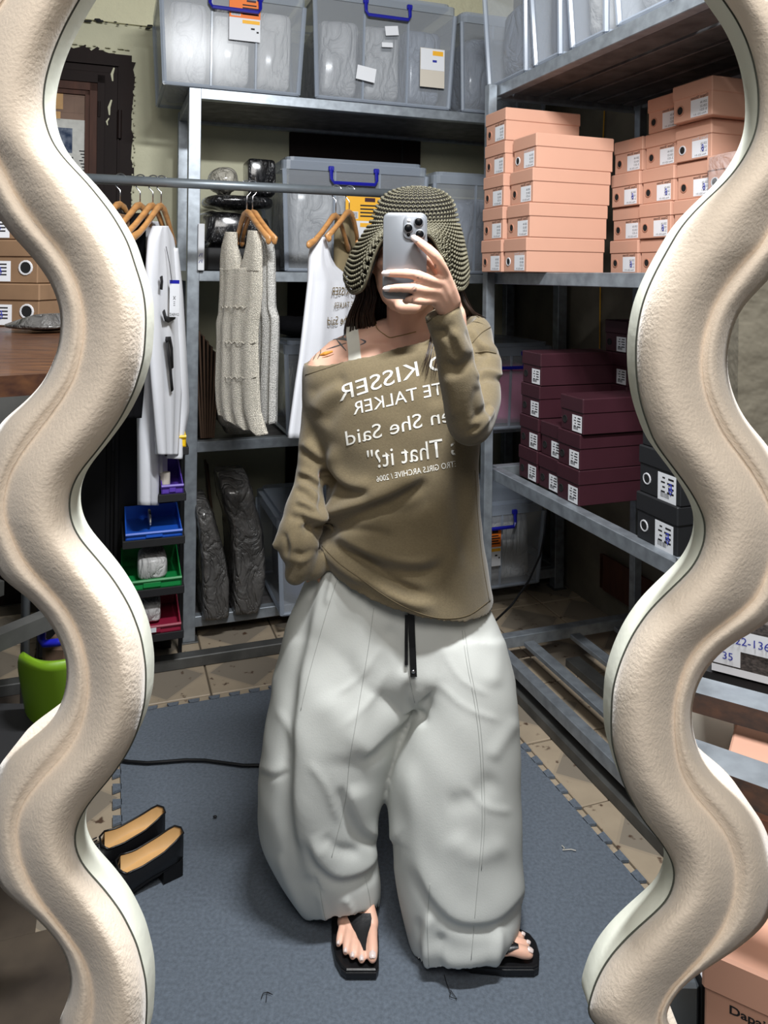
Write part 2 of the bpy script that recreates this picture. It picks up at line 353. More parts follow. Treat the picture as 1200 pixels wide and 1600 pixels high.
# ------------------------------------------------------------------ lettering
_tc = {}
def text2d(body, size=1.0, bold=0.0):
    """(verts n x 2, faces) of a line of text, cap height about 0.7 * size, starting at x = 0"""
    key = (body, bold)
    if key not in _tc:
        cu = bpy.data.curves.new('lettering', 'FONT'); cu.body = body; cu.resolution_u = 3; cu.offset = bold
        o = bpy.data.objects.new('lettering', cu); COL.objects.link(o)
        dg = bpy.context.evaluated_depsgraph_get(); ev = o.evaluated_get(dg); me = ev.to_mesh()
        V = np.array([tuple(q.co)[:2] for q in me.vertices]); Fc = [tuple(p.vertices) for p in me.polygons]
        ev.to_mesh_clear(); bpy.data.objects.remove(o); bpy.data.curves.remove(cu); V[:, 0] -= V[:, 0].min(); _tc[key] = (V, Fc)
    V, Fc = _tc[key]; return V * size, Fc
def flat_text(mb, body, cap, origin, ux, uz, mirror=False, width=None, bold=0.0):
    """adds lettering to mb: origin = left end of the baseline as seen, ux = to the right, uz = up"""
    V, Fc = text2d(body, 1.0, bold); V = V * (cap / 0.69)
    if width: V = V * np.array([width / V[:, 0].max(), 1])
    x = V[:, 0].max() - V[:, 0] if mirror else V[:, 0]
    o = np.array(origin); ux = np.array(ux); uz = np.array(uz)
    return mb.add(o + x[:, None] * ux + V[:, 1:2] * uz, Fc)

# ================================================================== THE SETTING
A0, B0 = 0.287, 3.126              # front corner post of the back rack, room coordinates
RA, RB = 1.338, 2.549              # far front corner of the side rack
BW = 3.74                          # back wall
def slab(name, a0, a1, b0, b1, z0, z1, m, parent=None):
    mb = MB(); c = [RW(a, b, z) for z in (z0, z1) for a, b in ((a0, b0), (a1, b0), (a1, b1), (a0, b1))]
    mb.add(c, [(3, 2, 1, 0), (4, 5, 6, 7), (0, 1, 5, 4), (1, 2, 6, 5), (2, 3, 7, 6), (3, 0, 4, 7)])
    return struct(name, mb, m, parent=parent)
floor = slab('floor', -1.9, 2.2, -2.2, 4.0, -0.10, -0.006, M['grout'])
slab('wall_back', -1.9, 2.2, BW, BW + .1, -0.1, 3.0, M['wall'])
up = slab('trim_1', -1.9, 2.2, BW - .018, BW - .001, PB(225, 42, BW)[1], 3.0, M['wall_up'])
slab('wall_right', 2.06, 2.16, -2.2, BW, -0.1, 3.0, M['wall_grey'])
slab('ceiling', -1.9, 2.2, -2.2, 4.0, 3.0, 3.1, M['ceiling'])
# chips along the ledge of the upper plaster
mb = MB(); zl = PB(225, 42, BW)[1]
for k in range(60):
    a = -0.5 + 1.2 * random.random(); q = RW(a, BW - .02, zl + random.uniform(-.012, .004)); s = random.uniform(.004, .012)
    mb.sphere(q, (s * 1.6, .003, s * .6), 6, 4)
struct('trim_2', mb, M['dark'])
# tiles
TS = 0.30; tmb = MB()
tmb.bbox(-TS / 2 + .003, TS / 2 - .003, -TS / 2 + .003, TS / 2 - .003, -.02, 0, .0025)
first = None
for i in range(-4, 8):
    for j in range(1, 13):
        a, b = 0.05 + TS * (i + .5), 0.02 + TS * (j + .5)
        if a > 2.05 or b > BW: continue
        if .35 < a < .95 and b < 2.45: continue                    # wholly under the foam mat
        if a < -.02 and b < 1.86: continue                           # bare concrete there
        o = part('tile', tmb, M['tile'], floor) if first is None else reuse('tile', first, floor)
        first = first or o; o.location = RW(a, b, random.uniform(-.0015, .0008)); o.rotation_euler = (0, 0, PHI + math.pi / 2 * random.randint(0, 3))
slab('floor', -1.9, -.035, -1.5, 1.86, -.02, .002, M['conc'])
slab('floor', -1.9, -.14, 1.8605, 3.0, -.02, .002, M['conc'])

# door with a papered window, far behind on the back wall
def wb(px, py, b=BW): a, z = PB(px, py, b); return a, z
def wbox(mb, a0, a1, z0, z1, d0, d1):
    c = [RW(a, BW - d, z) for z in (z0, z1) for a, d in ((a0, d1), (a1, d1), (a1, d0), (a0, d0))]
    return mb.add(c, [(3, 2, 1, 0), (4, 5, 6, 7), (0, 1, 5, 4), (1, 2, 6, 5), (2, 3, 7, 6), (3, 0, 4, 7)])
aR, zT = wb(206, 88); aL = aR - 1.0
door = MB(); wbox(door, aL, aR, 0, zT, -.02, .012)
d1 = struct('door_1', door, M['brown_door'])
# ragged edge of the paint against the plaster
rg = MB(); n = 40
top = [RW(aL + (aR - aL) * k / n, BW - .014, zT + random.uniform(.0, .03) - (.05 * max(0, (k / n - .86) / .14)) ** 1) for k in range(n + 1)]
bot = [RW(aL + (aR - aL) * k / n, BW - .014, zT - .09) for k in range(n + 1)]
rg.grid([top, bot])
sd = [[RW(aR + random.uniform(.0, .018), BW - .0145, zT - .03 - (zT - .4) * k / 60), RW(aR - .05, BW - .0145, zT - .03 - (zT - .4) * k / 60)] for k in range(61)]
rg.grid(sd); struct('paint_edge', rg, M['brown_door'], parent=d1)
pz = MB()
for k in range(34):                                                  # pale plaster lips where the paint stops
    pz.sphere(RW(aR + .012 + random.uniform(-.008, .008), BW - .016, zT - .1 - .02 * k + random.uniform(-.01, .01)), (.004, .003, random.uniform(.004, .012)), 5, 4)
    pz.sphere(RW(aR - .02 - .028 * k, BW - .016, zT + .025 + random.uniform(-.012, .012)), (random.uniform(.008, .02), .003, .005), 5, 4)
struct('plaster_lip', pz, M['wall'], parent=d1)
f1 = MB(); a1, z1 = wb(187, 102); t = .05
wbox(f1, aL + .02, a1, z1 - .012, z1, .012, .03); wbox(f1, a1 - .006, a1, 0, z1, .012, .026)
a2, z2 = wb(164, 122)
wbox(f1, aL + .02, a2, z2 - .035, z2, .012, .05); wbox(f1, a2 - .03, a2, 0, z2, .012, .05)
struct('door_frame', f1, M['brown_door'], parent=d1)
f2 = MB(); a3, z3 = wb(155, 132); a4, z4 = wb(141, 144)
wbox(f2, aL + .02, a3, z4, z3, .012, .04); wbox(f2, a4, a3, .9, z3, .012, .04); wbox(f2, a4 - .02, a4, .9, z4, .012, .03); wbox(f2, aL + .02, a4, z4 - .02, z4, .012, .03)
struct('window_frame', f2, M['red_wood'], parent=d1)
pn = MB(); _, zm = wb(141, 190); wbox(pn, aL + .1, a4, zm, z4, .012, .016); struct('paper_pane', pn, M['brown_paper'], parent=d1)
pn = MB(); ax, _ = wb(99, 150); _, zq = wb(99, 147); _, zr = wb(99, 172); wbox(pn, aL + .1, ax, zr, zq, .016, .018)
_, zq = wb(99, 176); _, zr = wb(99, 189); wbox(pn, aL + .1, ax - .01, zr, zq, .016, .018); struct('tape_patch', pn, M['amber'], parent=d1)
pn = MB(); 
for yy in (151, 177): _, zq = wb(120, yy); wbox(pn, aL + .1, a4, zq - .003, zq, .016, .0175)
for xx in (98, 117): aq, _ = wb(xx, 160); wbox(pn, aq - .002, aq, zm, z4, .016, .0175)
struct('glazing_line', pn, M['brown_paper'], parent=d1)
pn = MB(); wbox(pn, aL + .1, a4, .9, zm, .013, .018); np_ = struct('newspaper', pn, M['paper'], parent=d1)
pn = MB(); q0, zq = wb(88, 200); q1, zr = wb(113, 240); wbox(pn, q0, q1, zr, zq, .018, .0195); struct('photo_print', pn, M['paper_blue'], parent=np_)
pn = MB()
for k in range(9):
    q0, zq = wb(124 + (k % 3) * 2, 236 + k * 5); q1, _ = wb(136 - (k % 4) * 2, 240); wbox(pn, q0, q1, zq - .005, zq, .018, .0192)
for k in range(4):
    q0, zq = wb(100 + k * 4, 246); wbox(pn, q0, q0 + .007, zq - .03 + .004 * (k % 2), zq, .018, .0192)
struct('news_print', pn, M['ink'], parent=np_)
mb = MB()
for (x0, y0), (x1, y1), r in (((178, 108), (176, 127), .006), ((174, 158), (171, 180), .006), ((170, 186), (168, 196), .004), ((149, 207), (147, 222), .004)):
    p0 = wb(x0, y0); p1 = wb(x1, y1); q = [RW(p0[0], BW - .014, p0[1]), RW((p0[0] + p1[0]) / 2 - .006, BW - .014, (p0[1] + p1[1]) / 2), RW(p1[0], BW - .014, p1[1])]
    mb.tube(q, [r * .6, r, r * .5], 6, 'round', flat=(1, .3), up=-N2)
struct('plaster_drip', mb, M['wall'], parent=d1)
mb = MB(); q = wb(187, 174); q2 = wb(187, 218); mb.tube([RW(q[0], BW - .03, q2[1]), RW(q[0], BW - .03, q[1])], .010, 8); struct('hinge', mb, M['brown_door'], parent=d1)
mb = MB(); q = wb(155, 162); q2 = wb(155, 186); mb.tube([RW(q[0], BW - .05, q2[1]), RW(q[0], BW - .05, q[1])], .006, 8); struct('hinge', mb, M['brown_door'], parent=d1)
# the second dark door behind the back rack
mb = MB(); a1, z1 = wb(452, 207); a2, _ = wb(655, 220); wbox(mb, a1, a2, .0, z1, -.01, .02); d2o = struct('door_2', mb, M['brown_door'])
mb = MB(); q, _ = wb(626, 250); wbox(mb, q - .002, q + .003, 0, z1, .02, .023); struct('door_joint', mb, M['dark'], parent=d2o)
# the wall beside the mirror (seen past the frame) 
mb = MB(); y0 = 1.12; p = [P(1118, 396, y0), P(1420, 396, y0), P(1420, 396, y0 + .25), P(1118, 396, y0 + .25)]
x0, x1 = p[0][0] + .035, p[1][0]; zt = p[0][2] + .02
mb.box(x0, x1, y0, y0 + .12, 0, zt); struct('wall_front', mb, M['wall_grey'])

# a spare wood-look foam tile leaning on the side wall
aw = 2.035; bt, zt_ = PA(946, 866, aw); _, zb_ = PA(946, 1010, aw); zb_ = .12
pts = []; nT = 9
for k in range(nT):
    z0 = zb_ + (zt_ - zb_) * k / nT; dz = (zt_ - zb_) / nT
    pts += [(bt, z0), (bt, z0 + dz * .3), (bt + .022, z0 + dz * .22), (bt + .022, z0 + dz * .78), (bt, z0 + dz * .7)]
pts += [(bt, zt_), (bt - .6, zt_), (bt - .6, zb_)]
mb = MB(); n = len(pts); vs = [RW(aw - d, b, z) for d in (.012, 0) for b, z in pts]; mb.add(vs, [tuple(range(n)), tuple(range(2 * n - 1, n - 1, -1))] + [(i, n + i, n + (i + 1) % n, (i + 1) % n) for i in range(n)])
bm = bmesh.new(); bv = [bm.verts.new(q) for q in mb.v]
for f in mb.f: bm.faces.new([bv[i] for i in f])
bmesh.ops.triangulate(bm, faces=[f for f in bm.faces if len(f.verts) > 4]); bm.verts.index_update(); mb = MB(); mb.add([q.co for q in bm.verts], [[q.index for q in f.verts] for f in bm.faces]); bm.free()
tag(part('foam_tile', mb, M['red_wood']), 'brown wood-look foam tile with toothed edge leaning under the side rack', 'foam tile')
# foam mat with dovetail edges
ma0, ma1, mb0, mb1 = .045, 1.222, .30, 2.675
mb = MB(); zz = (.0015, .0085)
mb.prism([tuple(RW(a, b, 0)[:2]) for a, b in ((ma0, mb0), (ma1, mb0), (ma1, mb1), (ma0, mb1))], *zz)
def tooth_row(p0, p1, nrm, pitch=.066, d=.022):
    p0, p1, nrm = np.array(p0), np.array(p1), np.array(nrm); L = np.linalg.norm(p1 - p0); t = (p1 - p0) / L; n = int(L / pitch); pitch = L / n
    for k in range(n):
        q = [p0 + t * (k + u) * pitch + nrm * h for u, h in ((.32, -.002), (.68, -.002), (.78, d), (.22, d))]
        c = np.mean(q, 0); q.sort(key=lambda v: math.atan2(v[1] - c[1], v[0] - c[0])); mb.prism([tuple(RW(a, b, 0)[:2]) for a, b in q], *zz)
tooth_row((ma1, mb0), (ma1, mb1), (1, 0)); tooth_row((ma0, mb0), (ma0, mb1), (-1, 0)); tooth_row((ma0, mb1), (ma1, mb1), (0, 1)); tooth_row((ma0, mb0), (ma1, mb0), (0, -1))
tag(part('foam_mat', mb, M['mat']), 'grey carpet-faced foam mat with dovetailed edges under the person', 'mat')
def scrap(px, py, pts, r, m, nm, label, cat):
    mb = MB(); q = [PF(px + x, py + y, .0135) for x, y in pts]; mb.tube(q, r, 5); tag(part(nm, mb, m), label, cat)
scrap(700, 1545, [(-6, -22), (-2, -8), (4, 6), (2, 12), (14, 16), (4, 2)], .0008, M['ink'], 'thread', 'loose black thread on the mat by the trouser hem', 'thread')
scrap(408, 1560, [(0, 0), (3, -8), (10, -10), (18, -6), (9, -9), (8, 4)], .0008, M['ink'], 'thread', 'tangle of dark hair on the mat far from the shoes', 'thread')
scrap(880, 1325, [(-2, -4), (2, 0), (-1, 3), (12, 2), (20, 4)], .0010, M['cream_box'], 'thread', 'tiny pale curled scrap on the mat near its toothed edge', 'scrap')
mb = MB(); mb.sphere(PF(336, 1276, .016), (.006, .004, .003), 7, 5); tag(part('crumb', mb, M['ink']), 'small black crumb on the mat near the pumps', 'crumb')

# ================================================================== THE MIRROR FRAME
LI = [(-330, 190), (-260, 214), (-190, 222), (-120, 200), (-60, 160), (0, 122), (46, 97), (87, 80), (127, 69), (157, 66), (187, 68), (223, 80), (250, 100), (283, 133), (333, 173), (380, 200), (402, 206), (444, 220), (465, 225), (500, 227.5), (560, 224), (609, 210), (658, 185), (700, 154), (742, 119), (773, 107), (801, 107), (820, 111), (842, 122), (873, 150), (908, 178), (950, 203), (996, 220), (1045, 227.5), (1097, 226), (1146, 213), (1181, 196), (1220, 168), (1251, 140), (1276, 124), (1300, 115), (1328, 116), (1356, 129), (1384, 157), (1426, 189), (1475, 213), (1531, 227), (1570, 229), (1600, 227)]
LC = [(-330, 80), (-260, 112), (-190, 120), (-120, 96), (-60, 45), (0, 4), (46, -22), (100, -42), (157, -48), (200, -36), (253, 0), (300, 20), (350, 56), (392, 94), (441, 119), (490, 131), (532, 131), (588, 119), (630, 94), (672, 63), (707, 35), (742, 14), (787, 5), (814, 7), (877, 35), (915, 70), (950, 101), (989, 122), (1038, 135), (1087, 138), (1140, 126), (1178, 105), (1213, 70), (1241, 45), (1265, 31), (1297, 24), (1346, 31), (1402, 56), (1454, 98), (1496, 129), (1535, 142), (1570, 145), (1600, 141)]
LO = [(-330, 40), (-260, 74), (-190, 84), (-120, 58), (-60, 5), (0, -36), (157, -86), (253, -42), (330, -10), (367, 17), (395, 45), (437, 77), (472, 91), (500, 96), (546, 91), (595, 70), (630, 38), (658, 0), (700, -20), (773, -36), (840, -28), (905, 0), (926, 35), (961, 70), (996, 91), (1027, 103), (1059, 105), (1097, 98), (1132, 77), (1160, 35), (1188, 0), (1240, -14), (1297, -20), (1360, -14), (1391, 0), (1416, 35), (1447, 70), (1482, 98), (1521, 110), (1549, 110), (1577, 101), (1600, 87)]
RI = [(-330, 1010), (-260, 1000), (-190, 1005), (-120, 1040), (-60, 1090), (0, 1131), (24, 1149), (60, 1167), (97, 1179), (136, 1186), (171, 1187), (205, 1183), (236, 1170), (262, 1154), (289, 1131), (320, 1096), (354, 1065), (396, 1041), (425, 1025), (458, 1010), (488, 1001), (530, 994.5), (576, 994.5), (610, 998), (638, 1004), (691, 1023), (737, 1058), (768, 1081), (802, 1099), (821, 1104), (852, 1101), (888, 1084), (923, 1047), (953, 1016), (992, 989), (1034, 970), (1076, 958), (1126, 955.5), (1165, 957), (1227, 975), (1280, 1004), (1322, 1039), (1353, 1055), (1380, 1055), (1411, 1043), (1441, 1008), (1468, 978), (1499, 951), (1533, 932), (1572, 920), (1600, 917)]
RCR = [(-330, 1110), (-260, 1100), (-190, 1106), (-120, 1145), (-60, 1195), (0, 1235), (60, 1268), (136, 1286), (205, 1284), (262, 1258), (320, 1222), (385, 1190), (412, 1160), (445, 1135), (480, 1115), (520, 1102), (555, 1096), (592, 1097), (630, 1107), (680, 1130), (730, 1170), (775, 1197), (821, 1210), (870, 1207), (900, 1198), (938, 1181), (969, 1142), (992, 1108), (1022, 1081), (1057, 1066), (1103, 1054), (1153, 1054), (1202, 1062), (1241, 1081), (1269, 1108), (1303, 1135), (1349, 1150), (1403, 1148), (1457, 1127), (1499, 1096), (1549, 1047), (1600, 1024)]
RO = [(-330, 1150), (-260, 1140), (-190, 1146), (-120, 1185), (-60, 1235), (0, 1275), (136, 1326), (262, 1300), (385, 1236), (440, 1200), (462, 1175), (487, 1155), (520, 1142), (555, 1136), (580, 1136), (617, 1145), (652, 1162), (680, 1185), (695, 1200), (760, 1236), (821, 1250), (900, 1240), (950, 1222), (975, 1200), (991, 1171), (1004, 1145), (1022, 1122), (1045, 1104), (1068, 1091), (1094, 1083), (1118, 1080), (1142, 1082), (1172, 1091), (1199, 1106), (1221, 1128), (1246, 1162), (1275, 1186), (1303, 1200), (1370, 1216), (1438, 1202), (1455, 1186), (1476, 1162), (1495, 1134), (1517, 1098), (1536, 1072), (1557, 1053), (1581, 1041), (1600, 1037)]
def curve_of(pts, dx):
    pts = list(pts); base = [p for p in pts if 1060 < p[0] <= 1590]
    for k in range(1, 4): pts += [(y + 530 * k, x + dx * k) for y, x in base if y + 530 * k > 1600]
    y, x = np.array(pts, float).T; return y, x
def dense(pts, dx, ys):
    y, x = curve_of(pts, dx); v = np.interp(ys, y, x); k = np.exp(-(np.arange(-6, 7) / 3.0) ** 2); k /= k.sum()
    return np.convolve(np.pad(v, 6, mode='edge'), k, mode='valid')
MY = 0.66; HT = .033
ysd = np.arange(-330, 2960, 6.0)
left = [dense(c, 0, ysd) for c in (LI, LC, LO)]; right = [dense(c, -8, ysd) for c in (RI, RCR, RO)]
def close_path(lft, rgt, k):
    """one closed path: left side down->up reversed, top bridge, right side down, bottom bridge"""
    off = (0, 105, 140)[k]; L = [(x, y) for x, y in zip(lft[k], ysd)][::-1]; R = [(x, y) for x, y in zip(rgt[k], ysd)]
    def bridge(p, q, sgn):
        o = []
        for t in np.linspace(0, 1, 62)[1:-1]:
            o.append((p[0] + (q[0] - p[0]) * t, (p[1] + (q[1] - p[1]) * t) + sgn * (off * min(1, 6 * t, 6 * (1 - t)) + (60 if sgn < 0 else 20) * math.sin(math.pi * t) + 22 * math.sin(2 * math.pi * 2.0 * t))))
        return o
    return L + bridge(L[-1], R[0], -1) + R + bridge(R[-1], L[0], 1)
pI, pC, pO = (close_path(left, right, k) for k in range(3))
rings = []; rimA = []; rimB = []; rimC = []; gap = []
ctr = np.array([600.0, 900.0])
for (xi, yi), (xc, yc), (xo, yo) in zip(pI, pC, pO):
    r = []
    for t in np.linspace(0, 1, 11):
        s = math.sin(math.pi * min(1, t * .985)) ** .75
        r.append(P(xi + (xc - xi) * t, yi + (yc - yi) * t, MY - HT * s + .004 * t))
    for t in np.linspace(0.04, 1, 6):
        r.append(P(xc + (xo - xc) * t, yc + (yo - yc) * t, MY + .006 - .018 * math.sin(math.pi * t ** .8) + .030 * t ** 2.5))
    o = np.array(P(xo, yo, MY)); i = np.array(P(xi, yi, MY))
    r += [o + [0, .040, 0], i + (o - i) * .62 + [0, .042, 0], i + (o - i) * .45 + [0, .020, 0], i + (o - i) * .05 + [0, .003, 0]]
    rings.append(r)
    out = (o - i) / np.linalg.norm(o - i)
    rimA.append(i + out * .001 + [0, .001, 0]); rimB.append(i + [0, .026, 0]); rimC.append(i + out * .014 + [0, .0275, 0]); gap.append(i + [0, .0005, 0])
n = len(rings); m = len(rings[0]); mb = MB()
V = np.array(rings); V[:, 1:15] += rng.normal(0, .00012, V[:, 1:15].shape)
idx = lambda j, i: (j % n) * m + (i % m)
mb.add(V.reshape(-1, 3), [(idx(j, i), idx(j + 1, i), idx(j + 1, i + 1), idx(j, i + 1)) for j in range(n) for i in range(m)])
root = thing('wavy_mirror', 'tall wavy mirror frame padded in cream plush, nearest to the viewer', 'mirror', (0, MY, 0))
part('frame', mb, M['plush'], root, True, world=True)
mb = MB(); mb.add(rimA + rimB + rimC, [(j + s * n, (j + 1) % n + s * n, (j + 1) % n + (s + 1) * n, j + (s + 1) * n) for j in range(n) for s in (0, 1)])  # reflection of the frame's own edge, modelled as a pale band
part('reflected_rim', mb, M['rim'], root, True, world=True, label='pale smooth inner rim of the wavy frame')
mb = MB(); mb.tube(gap + gap[:1], .0011, 5); part('seam', mb, M['line'], root, True, world=True, label='dark gap where padding meets the glass')

# ================================================================== RACKS
zt_back = [PB(310, y, B0)[1] for y in (137, 423, 691, 964)]
def make_rack(name, label, a0, a1, b0, b1, levels, posts, top, slat_dir, nslat, deck):
    r = thing(name, label, 'rack', RW(a0, b0, 0), PHI); L, W = a1 - a0, b1 - b0
    w = .048 if slat_dir == 'x' else .034
    for (x, y) in posts:
        mb = MB(); mb.bbox(x, x + w, y, y + w, 0, top, .002); part('post', mb, M['steel'], r)
        mb = MB(); mb.bbox(x - .012, x + w + .012, y - .012, y + w + .012, 0, .006, .002); part('foot', mb, M['steel_dark'], r)
    for li, z in enumerate(levels):
        for y in (0, W):
            mb = MB(); mb.bbox(0.03, L - .0, y + (.004 if y == 0 else .004), y + .044, z - .042, z, .002); part('rail', mb, M['steel'], r)
        for x in (.004, L - .044):
            mb = MB(); mb.bbox(x, x + .04, .04, W, z - .042, z, .002); part('rail', mb, M['steel'], r)
        for k in range(nslat[li]):
            t = (k + .5) / nslat[li]; mb = MB(); h = .05 if nslat[li] > 4 else .022
            if slat_dir == 'x': y = .06 + t * (W - .06); mb.bbox(.04, L - .04, y - h, y + h, z - .030, z - .012, .002)
            else: x = .06 + t * (L - .06); mb.bbox(x - h, x + h, .04, W - .02, z - .030, z - .012, .002)
            part('slat', mb, M[deck[li]], r)
    return r
back_top, back_mid, back_low, back_bot = zt_back
make_rack('metal_rack', 'galvanised steel storage rack along the back wall holding bins and bundles', A0, 2.04, B0, B0 + .52, zt_back,
          [(0, 0), (0, .50), (1.70, .0), (1.70, .50)], back_top - .001, 'x', (5, 5, 5, 5), ('slat',) * 4)
zs = [PA(772, y, RA)[1] for y in (143, 432, 734, 992)]
side_top, side_mid, side_low, side_bot = zs[0] + .02, zs[1] + .015, zs[2], .115
RE = .86
side = make_rack('metal_rack', 'galvanised steel storage rack along the side wall stacked with shoe boxes', RA, RA + .66, RE, RB, [side_bot, side_low, side_mid, side_top],
          [(-.036, RB - RE - .022), (.61, RB - RE - .05), (-.036, 0), (.61, 0)], side_top - .001, 'y', (3, 1, 5, 5), ('steel', 'steel', 'slat', 'slat'))
mb = MB(); mb.bbox(0.0, .045, 0.04, RB - RE - .05, .0, .035, .002); part('base_rail', mb, M['steel_dark'], side)
mb = MB(); mb.bbox(.30, .36, .04, RB - RE - .05, .0, .03, .002); part('base_rail', mb, M['steel_dark'], side)
# low bar lying in front of the back rack
p0, p1 = PF(200, 1050, .0), PF(520, 1012, .0)
mb = MB(); a0, a1 = -.45, 1.2; b = PF(300, 1044) @ N2; r = thing('floor_bar', 'grey steel bar lying on the tiles before the back rack', 'bar', RW(a0, b, 0), PHI)
mb.bbox(0, a1 - a0, 0, .05, .001, .042, .003); part('bar', mb, M['steel_dark'], r)

# ================================================================== SHOE BOXES
def label_mesh(w, h, kind, mirror=True):
    """white sticker with rows of print; lies in the local y-z plane, faces -x, y from -w/2"""
    mb = MB(); x = 0
    mb.mi = 0; mb.box(x - .0006, x, -w / 2, w / 2, -h / 2, h / 2)
    mb.mi = 1; rr = random.Random(kind)
    def bar(y0, y1, z0, z1): mb.box(x - .0009, x - .0005, min(y0, y1), max(y0, y1), z0, z1)
    s = 1
    rows = (('36-22', .30), ('2205', .28), ('5/37', .22), ('No. 2207-36', .10))
    if kind == 'peach':
        for k, (tx, z) in enumerate((('220-36', .20), ('320-22', -.03), ('2-321', -.24))):
            flat_text(mb, tx, h * .13, (x - .0009, -w * .06, h * z), (0, -1, 0), (0, 0, 1), True, w * .40)
        flat_text(mb, 'No:22-31', h * .10, (x - .0009, w * .30, -h * .43), (0, -1, 0), (0, 0, 1), True, w * .7)
    else:
        for k in range(4):
            z = h * (.34 - .17 * k); bar(-w * .38, -w * (.38 - .30 - .06 * (k % 2)), z - h * .035, z + h * .035); bar(w * .10, w * (.24 + .08 * (k % 2)), z - h * .03, z + h * .03)
        for k in range(11): y = -w * .12 + w * .45 * k / 10; bar(y, y + w * (.012 + .014 * rr.random()), -h * .38, -h * .20)
    return mb
def scribble(w):
    mb = MB(); pts = [(.0, .35), (.3, .45), (.35, .1), (.0, -.1), (.3, -.45), (.45, -.1), (.1, .1)]
    mb.tube([(-.0012, (-y) * w, z * w) for y, z in pts], w * .06, 4); return mb
_box_cache = {}
def make_box(kind, L, W, Hh, lab, grp, loc, rz, ring='dark', scr=False, lidh=None, mirror=True):
    key = (kind, L, W, Hh, ring, scr)
    if key in _box_cache: return copy_thing(_box_cache[key], loc, rz, lab, grp)
    m = {'peach': M['peach'], 'maroon': M['maroon'], 'black': M['blackcard'], 'kraft': M['kraft']}[kind]
    r = thing('shoe_box', lab, 'shoe box', loc, rz, grp); lh = lidh or Hh * .40; t = .003
    mb = MB(); mb.bbox(t, L - t, -W / 2 + t, W / 2 - t, .0005, Hh - lh * .3, .002); part('box_body', mb, m, r)
    mb = MB(); mb.bbox(0, L, -W / 2, W / 2, Hh - lh, Hh - .0005, .003); part('lid', mb, m, r)
    sg = 1 if mirror else -1                                        # the reflected boxes have their eyelet on the viewer's left
    ey, ez = W * .30 * sg, (Hh - lh) * (.52 if kind != 'kraft' else .6)
    if kind == 'black': ey = W * .30
    rr = W * (.075 if kind != 'kraft' else .085)
    mb = MB(); mb.mi = 0
    ring_pts = [[(x, ey + q * math.cos(2 * math.pi * k / 14), ez + q * math.sin(2 * math.pi * k / 14)) for k in range(14)] for x, q in ((t, rr * 1.30), (t - .002, rr * 1.25), (t - .0022, rr), (t - .0010, rr * .97))]
    mb.loft(ring_pts, False, False); mb.mi = 1; mb.add(ring_pts[-1], [tuple(range(14))])
    part('eyelet', mb, [M['ring_white'] if ring == 'white' else (M['ring_peach'] if kind == 'peach' else M['hole']), M['hole']], r)
    lw, lhh = {'peach': (W * .42, (Hh - lh) * .74), 'maroon': (W * .40, (Hh - lh) * .78), 'black': (W * .42, (Hh - lh) * .92), 'kraft': (W * .50, (Hh - lh) * .78)}[kind]
    lb = part('label', label_mesh(lw, lhh, kind), [M['white_card'], M['ink']], r)
    ly = (-W * .18 if kind != 'maroon' else -W * .22) * sg
    lb.location = (t - .0004, ly, (Hh - lh) * .46)
    if kind == 'peach':
        mb = MB(); flat_text(mb, 'Dapai Shoes', Hh * .070, (0, lw * .5, 0), (0, -1, 0), (0, 0, 1), True, lw * 1.0)
        o = part('print', mb, M['ring_white'] if ring == 'white' else M['ink'], r); o.location = (t - .001, ly, (Hh - lh) * .46 + lhh * .54)
    if scr:
        o = part('scribble', scribble(lhh * .42), M['blue_ink'], lb); o.location = (-.0005, -lw * .12, 0)
    _box_cache[key] = r; return r
PW, PH, PL = .153, .1135, .30
ord_ = {1: 'topmost', 2: 'second from top', 3: 'third from top', 4: 'fourth from top', 5: 'lowest'}
gp = 'peach shoe boxes on the side rack'
zb = side_mid
bA = 2.418
for k in range(5):
    make_box('peach', PL, PW, PH, f'peach shoe box, {ord_[5 - k]} of the five-box stack at the corner post', gp, RW(RA - .078 + .003 * (k % 2) + .003 * k, bA + .003 * (k % 2), zb + k * PH), PHI)
bB = 2.256
nm4 = {0: 'lowest', 1: 'third from top', 2: 'second from top', 3: 'topmost'}
for k in range(4):
    make_box('peach', PL, PW, PH * 1.0, f'peach shoe box, {nm4[k]} of the four-box stack with its long side bare', gp, RW(RA - .074 + .010 * k, bB - .001 * k, zb + k * PH), PHI, ring='white' if k in (0, 3) else 'dark')
aC = RA + .30
def bc(px, a): return PA(px, 350, a)[0]
bC = bc(972, aC); pit = PW + .004
cols = {'C': bC, 'D': bC - pit, 'E': bC - 2 * pit, 'F': bC - 3 * pit}
coln = {'C': 'first', 'D': 'second', 'E': 'third', 'F': 'fourth'}
for c, rows in (('C', (0, 1, 2, 3)), ('D', (0, 1, 2, 3)), ('E', (0, 1, 2, 3)), ('F', (0, 1))):
    for k in rows:
        if (c, k) == ('F', 2): continue
        off = .006 * ((k * 7 + ord(c)) % 3)
        make_box('peach', PL, PW, PH, f'peach shoe box in the {coln[c]} column past the gap, {("bottom", "second", "third", "fourth")[k]} row up', gp, RW(aC + off, cols[c] - .006 * k, zb + k * PH), PHI,
                 ring='white' if (c, k) == ('E', 3) else 'dark', scr=(c, k) in (('C', 0), ('C', 2), ('D', 1), ('D', 2), ('D', 0), ('E', 2), ('E', 3)))
make_box('peach', PL, PW, PH, 'peach shoe box in the fourth column, under the film-wrapped one', gp, RW(aC, cols['F'] - .01, zb + 2 * PH - PH * 0), PHI) if False else None
make_box('peach', PL, PW, PH, 'peach shoe box on the top row, above the second column', gp, RW(aC + .01, cols['D'] - .03, zb + 4 * PH), PHI)
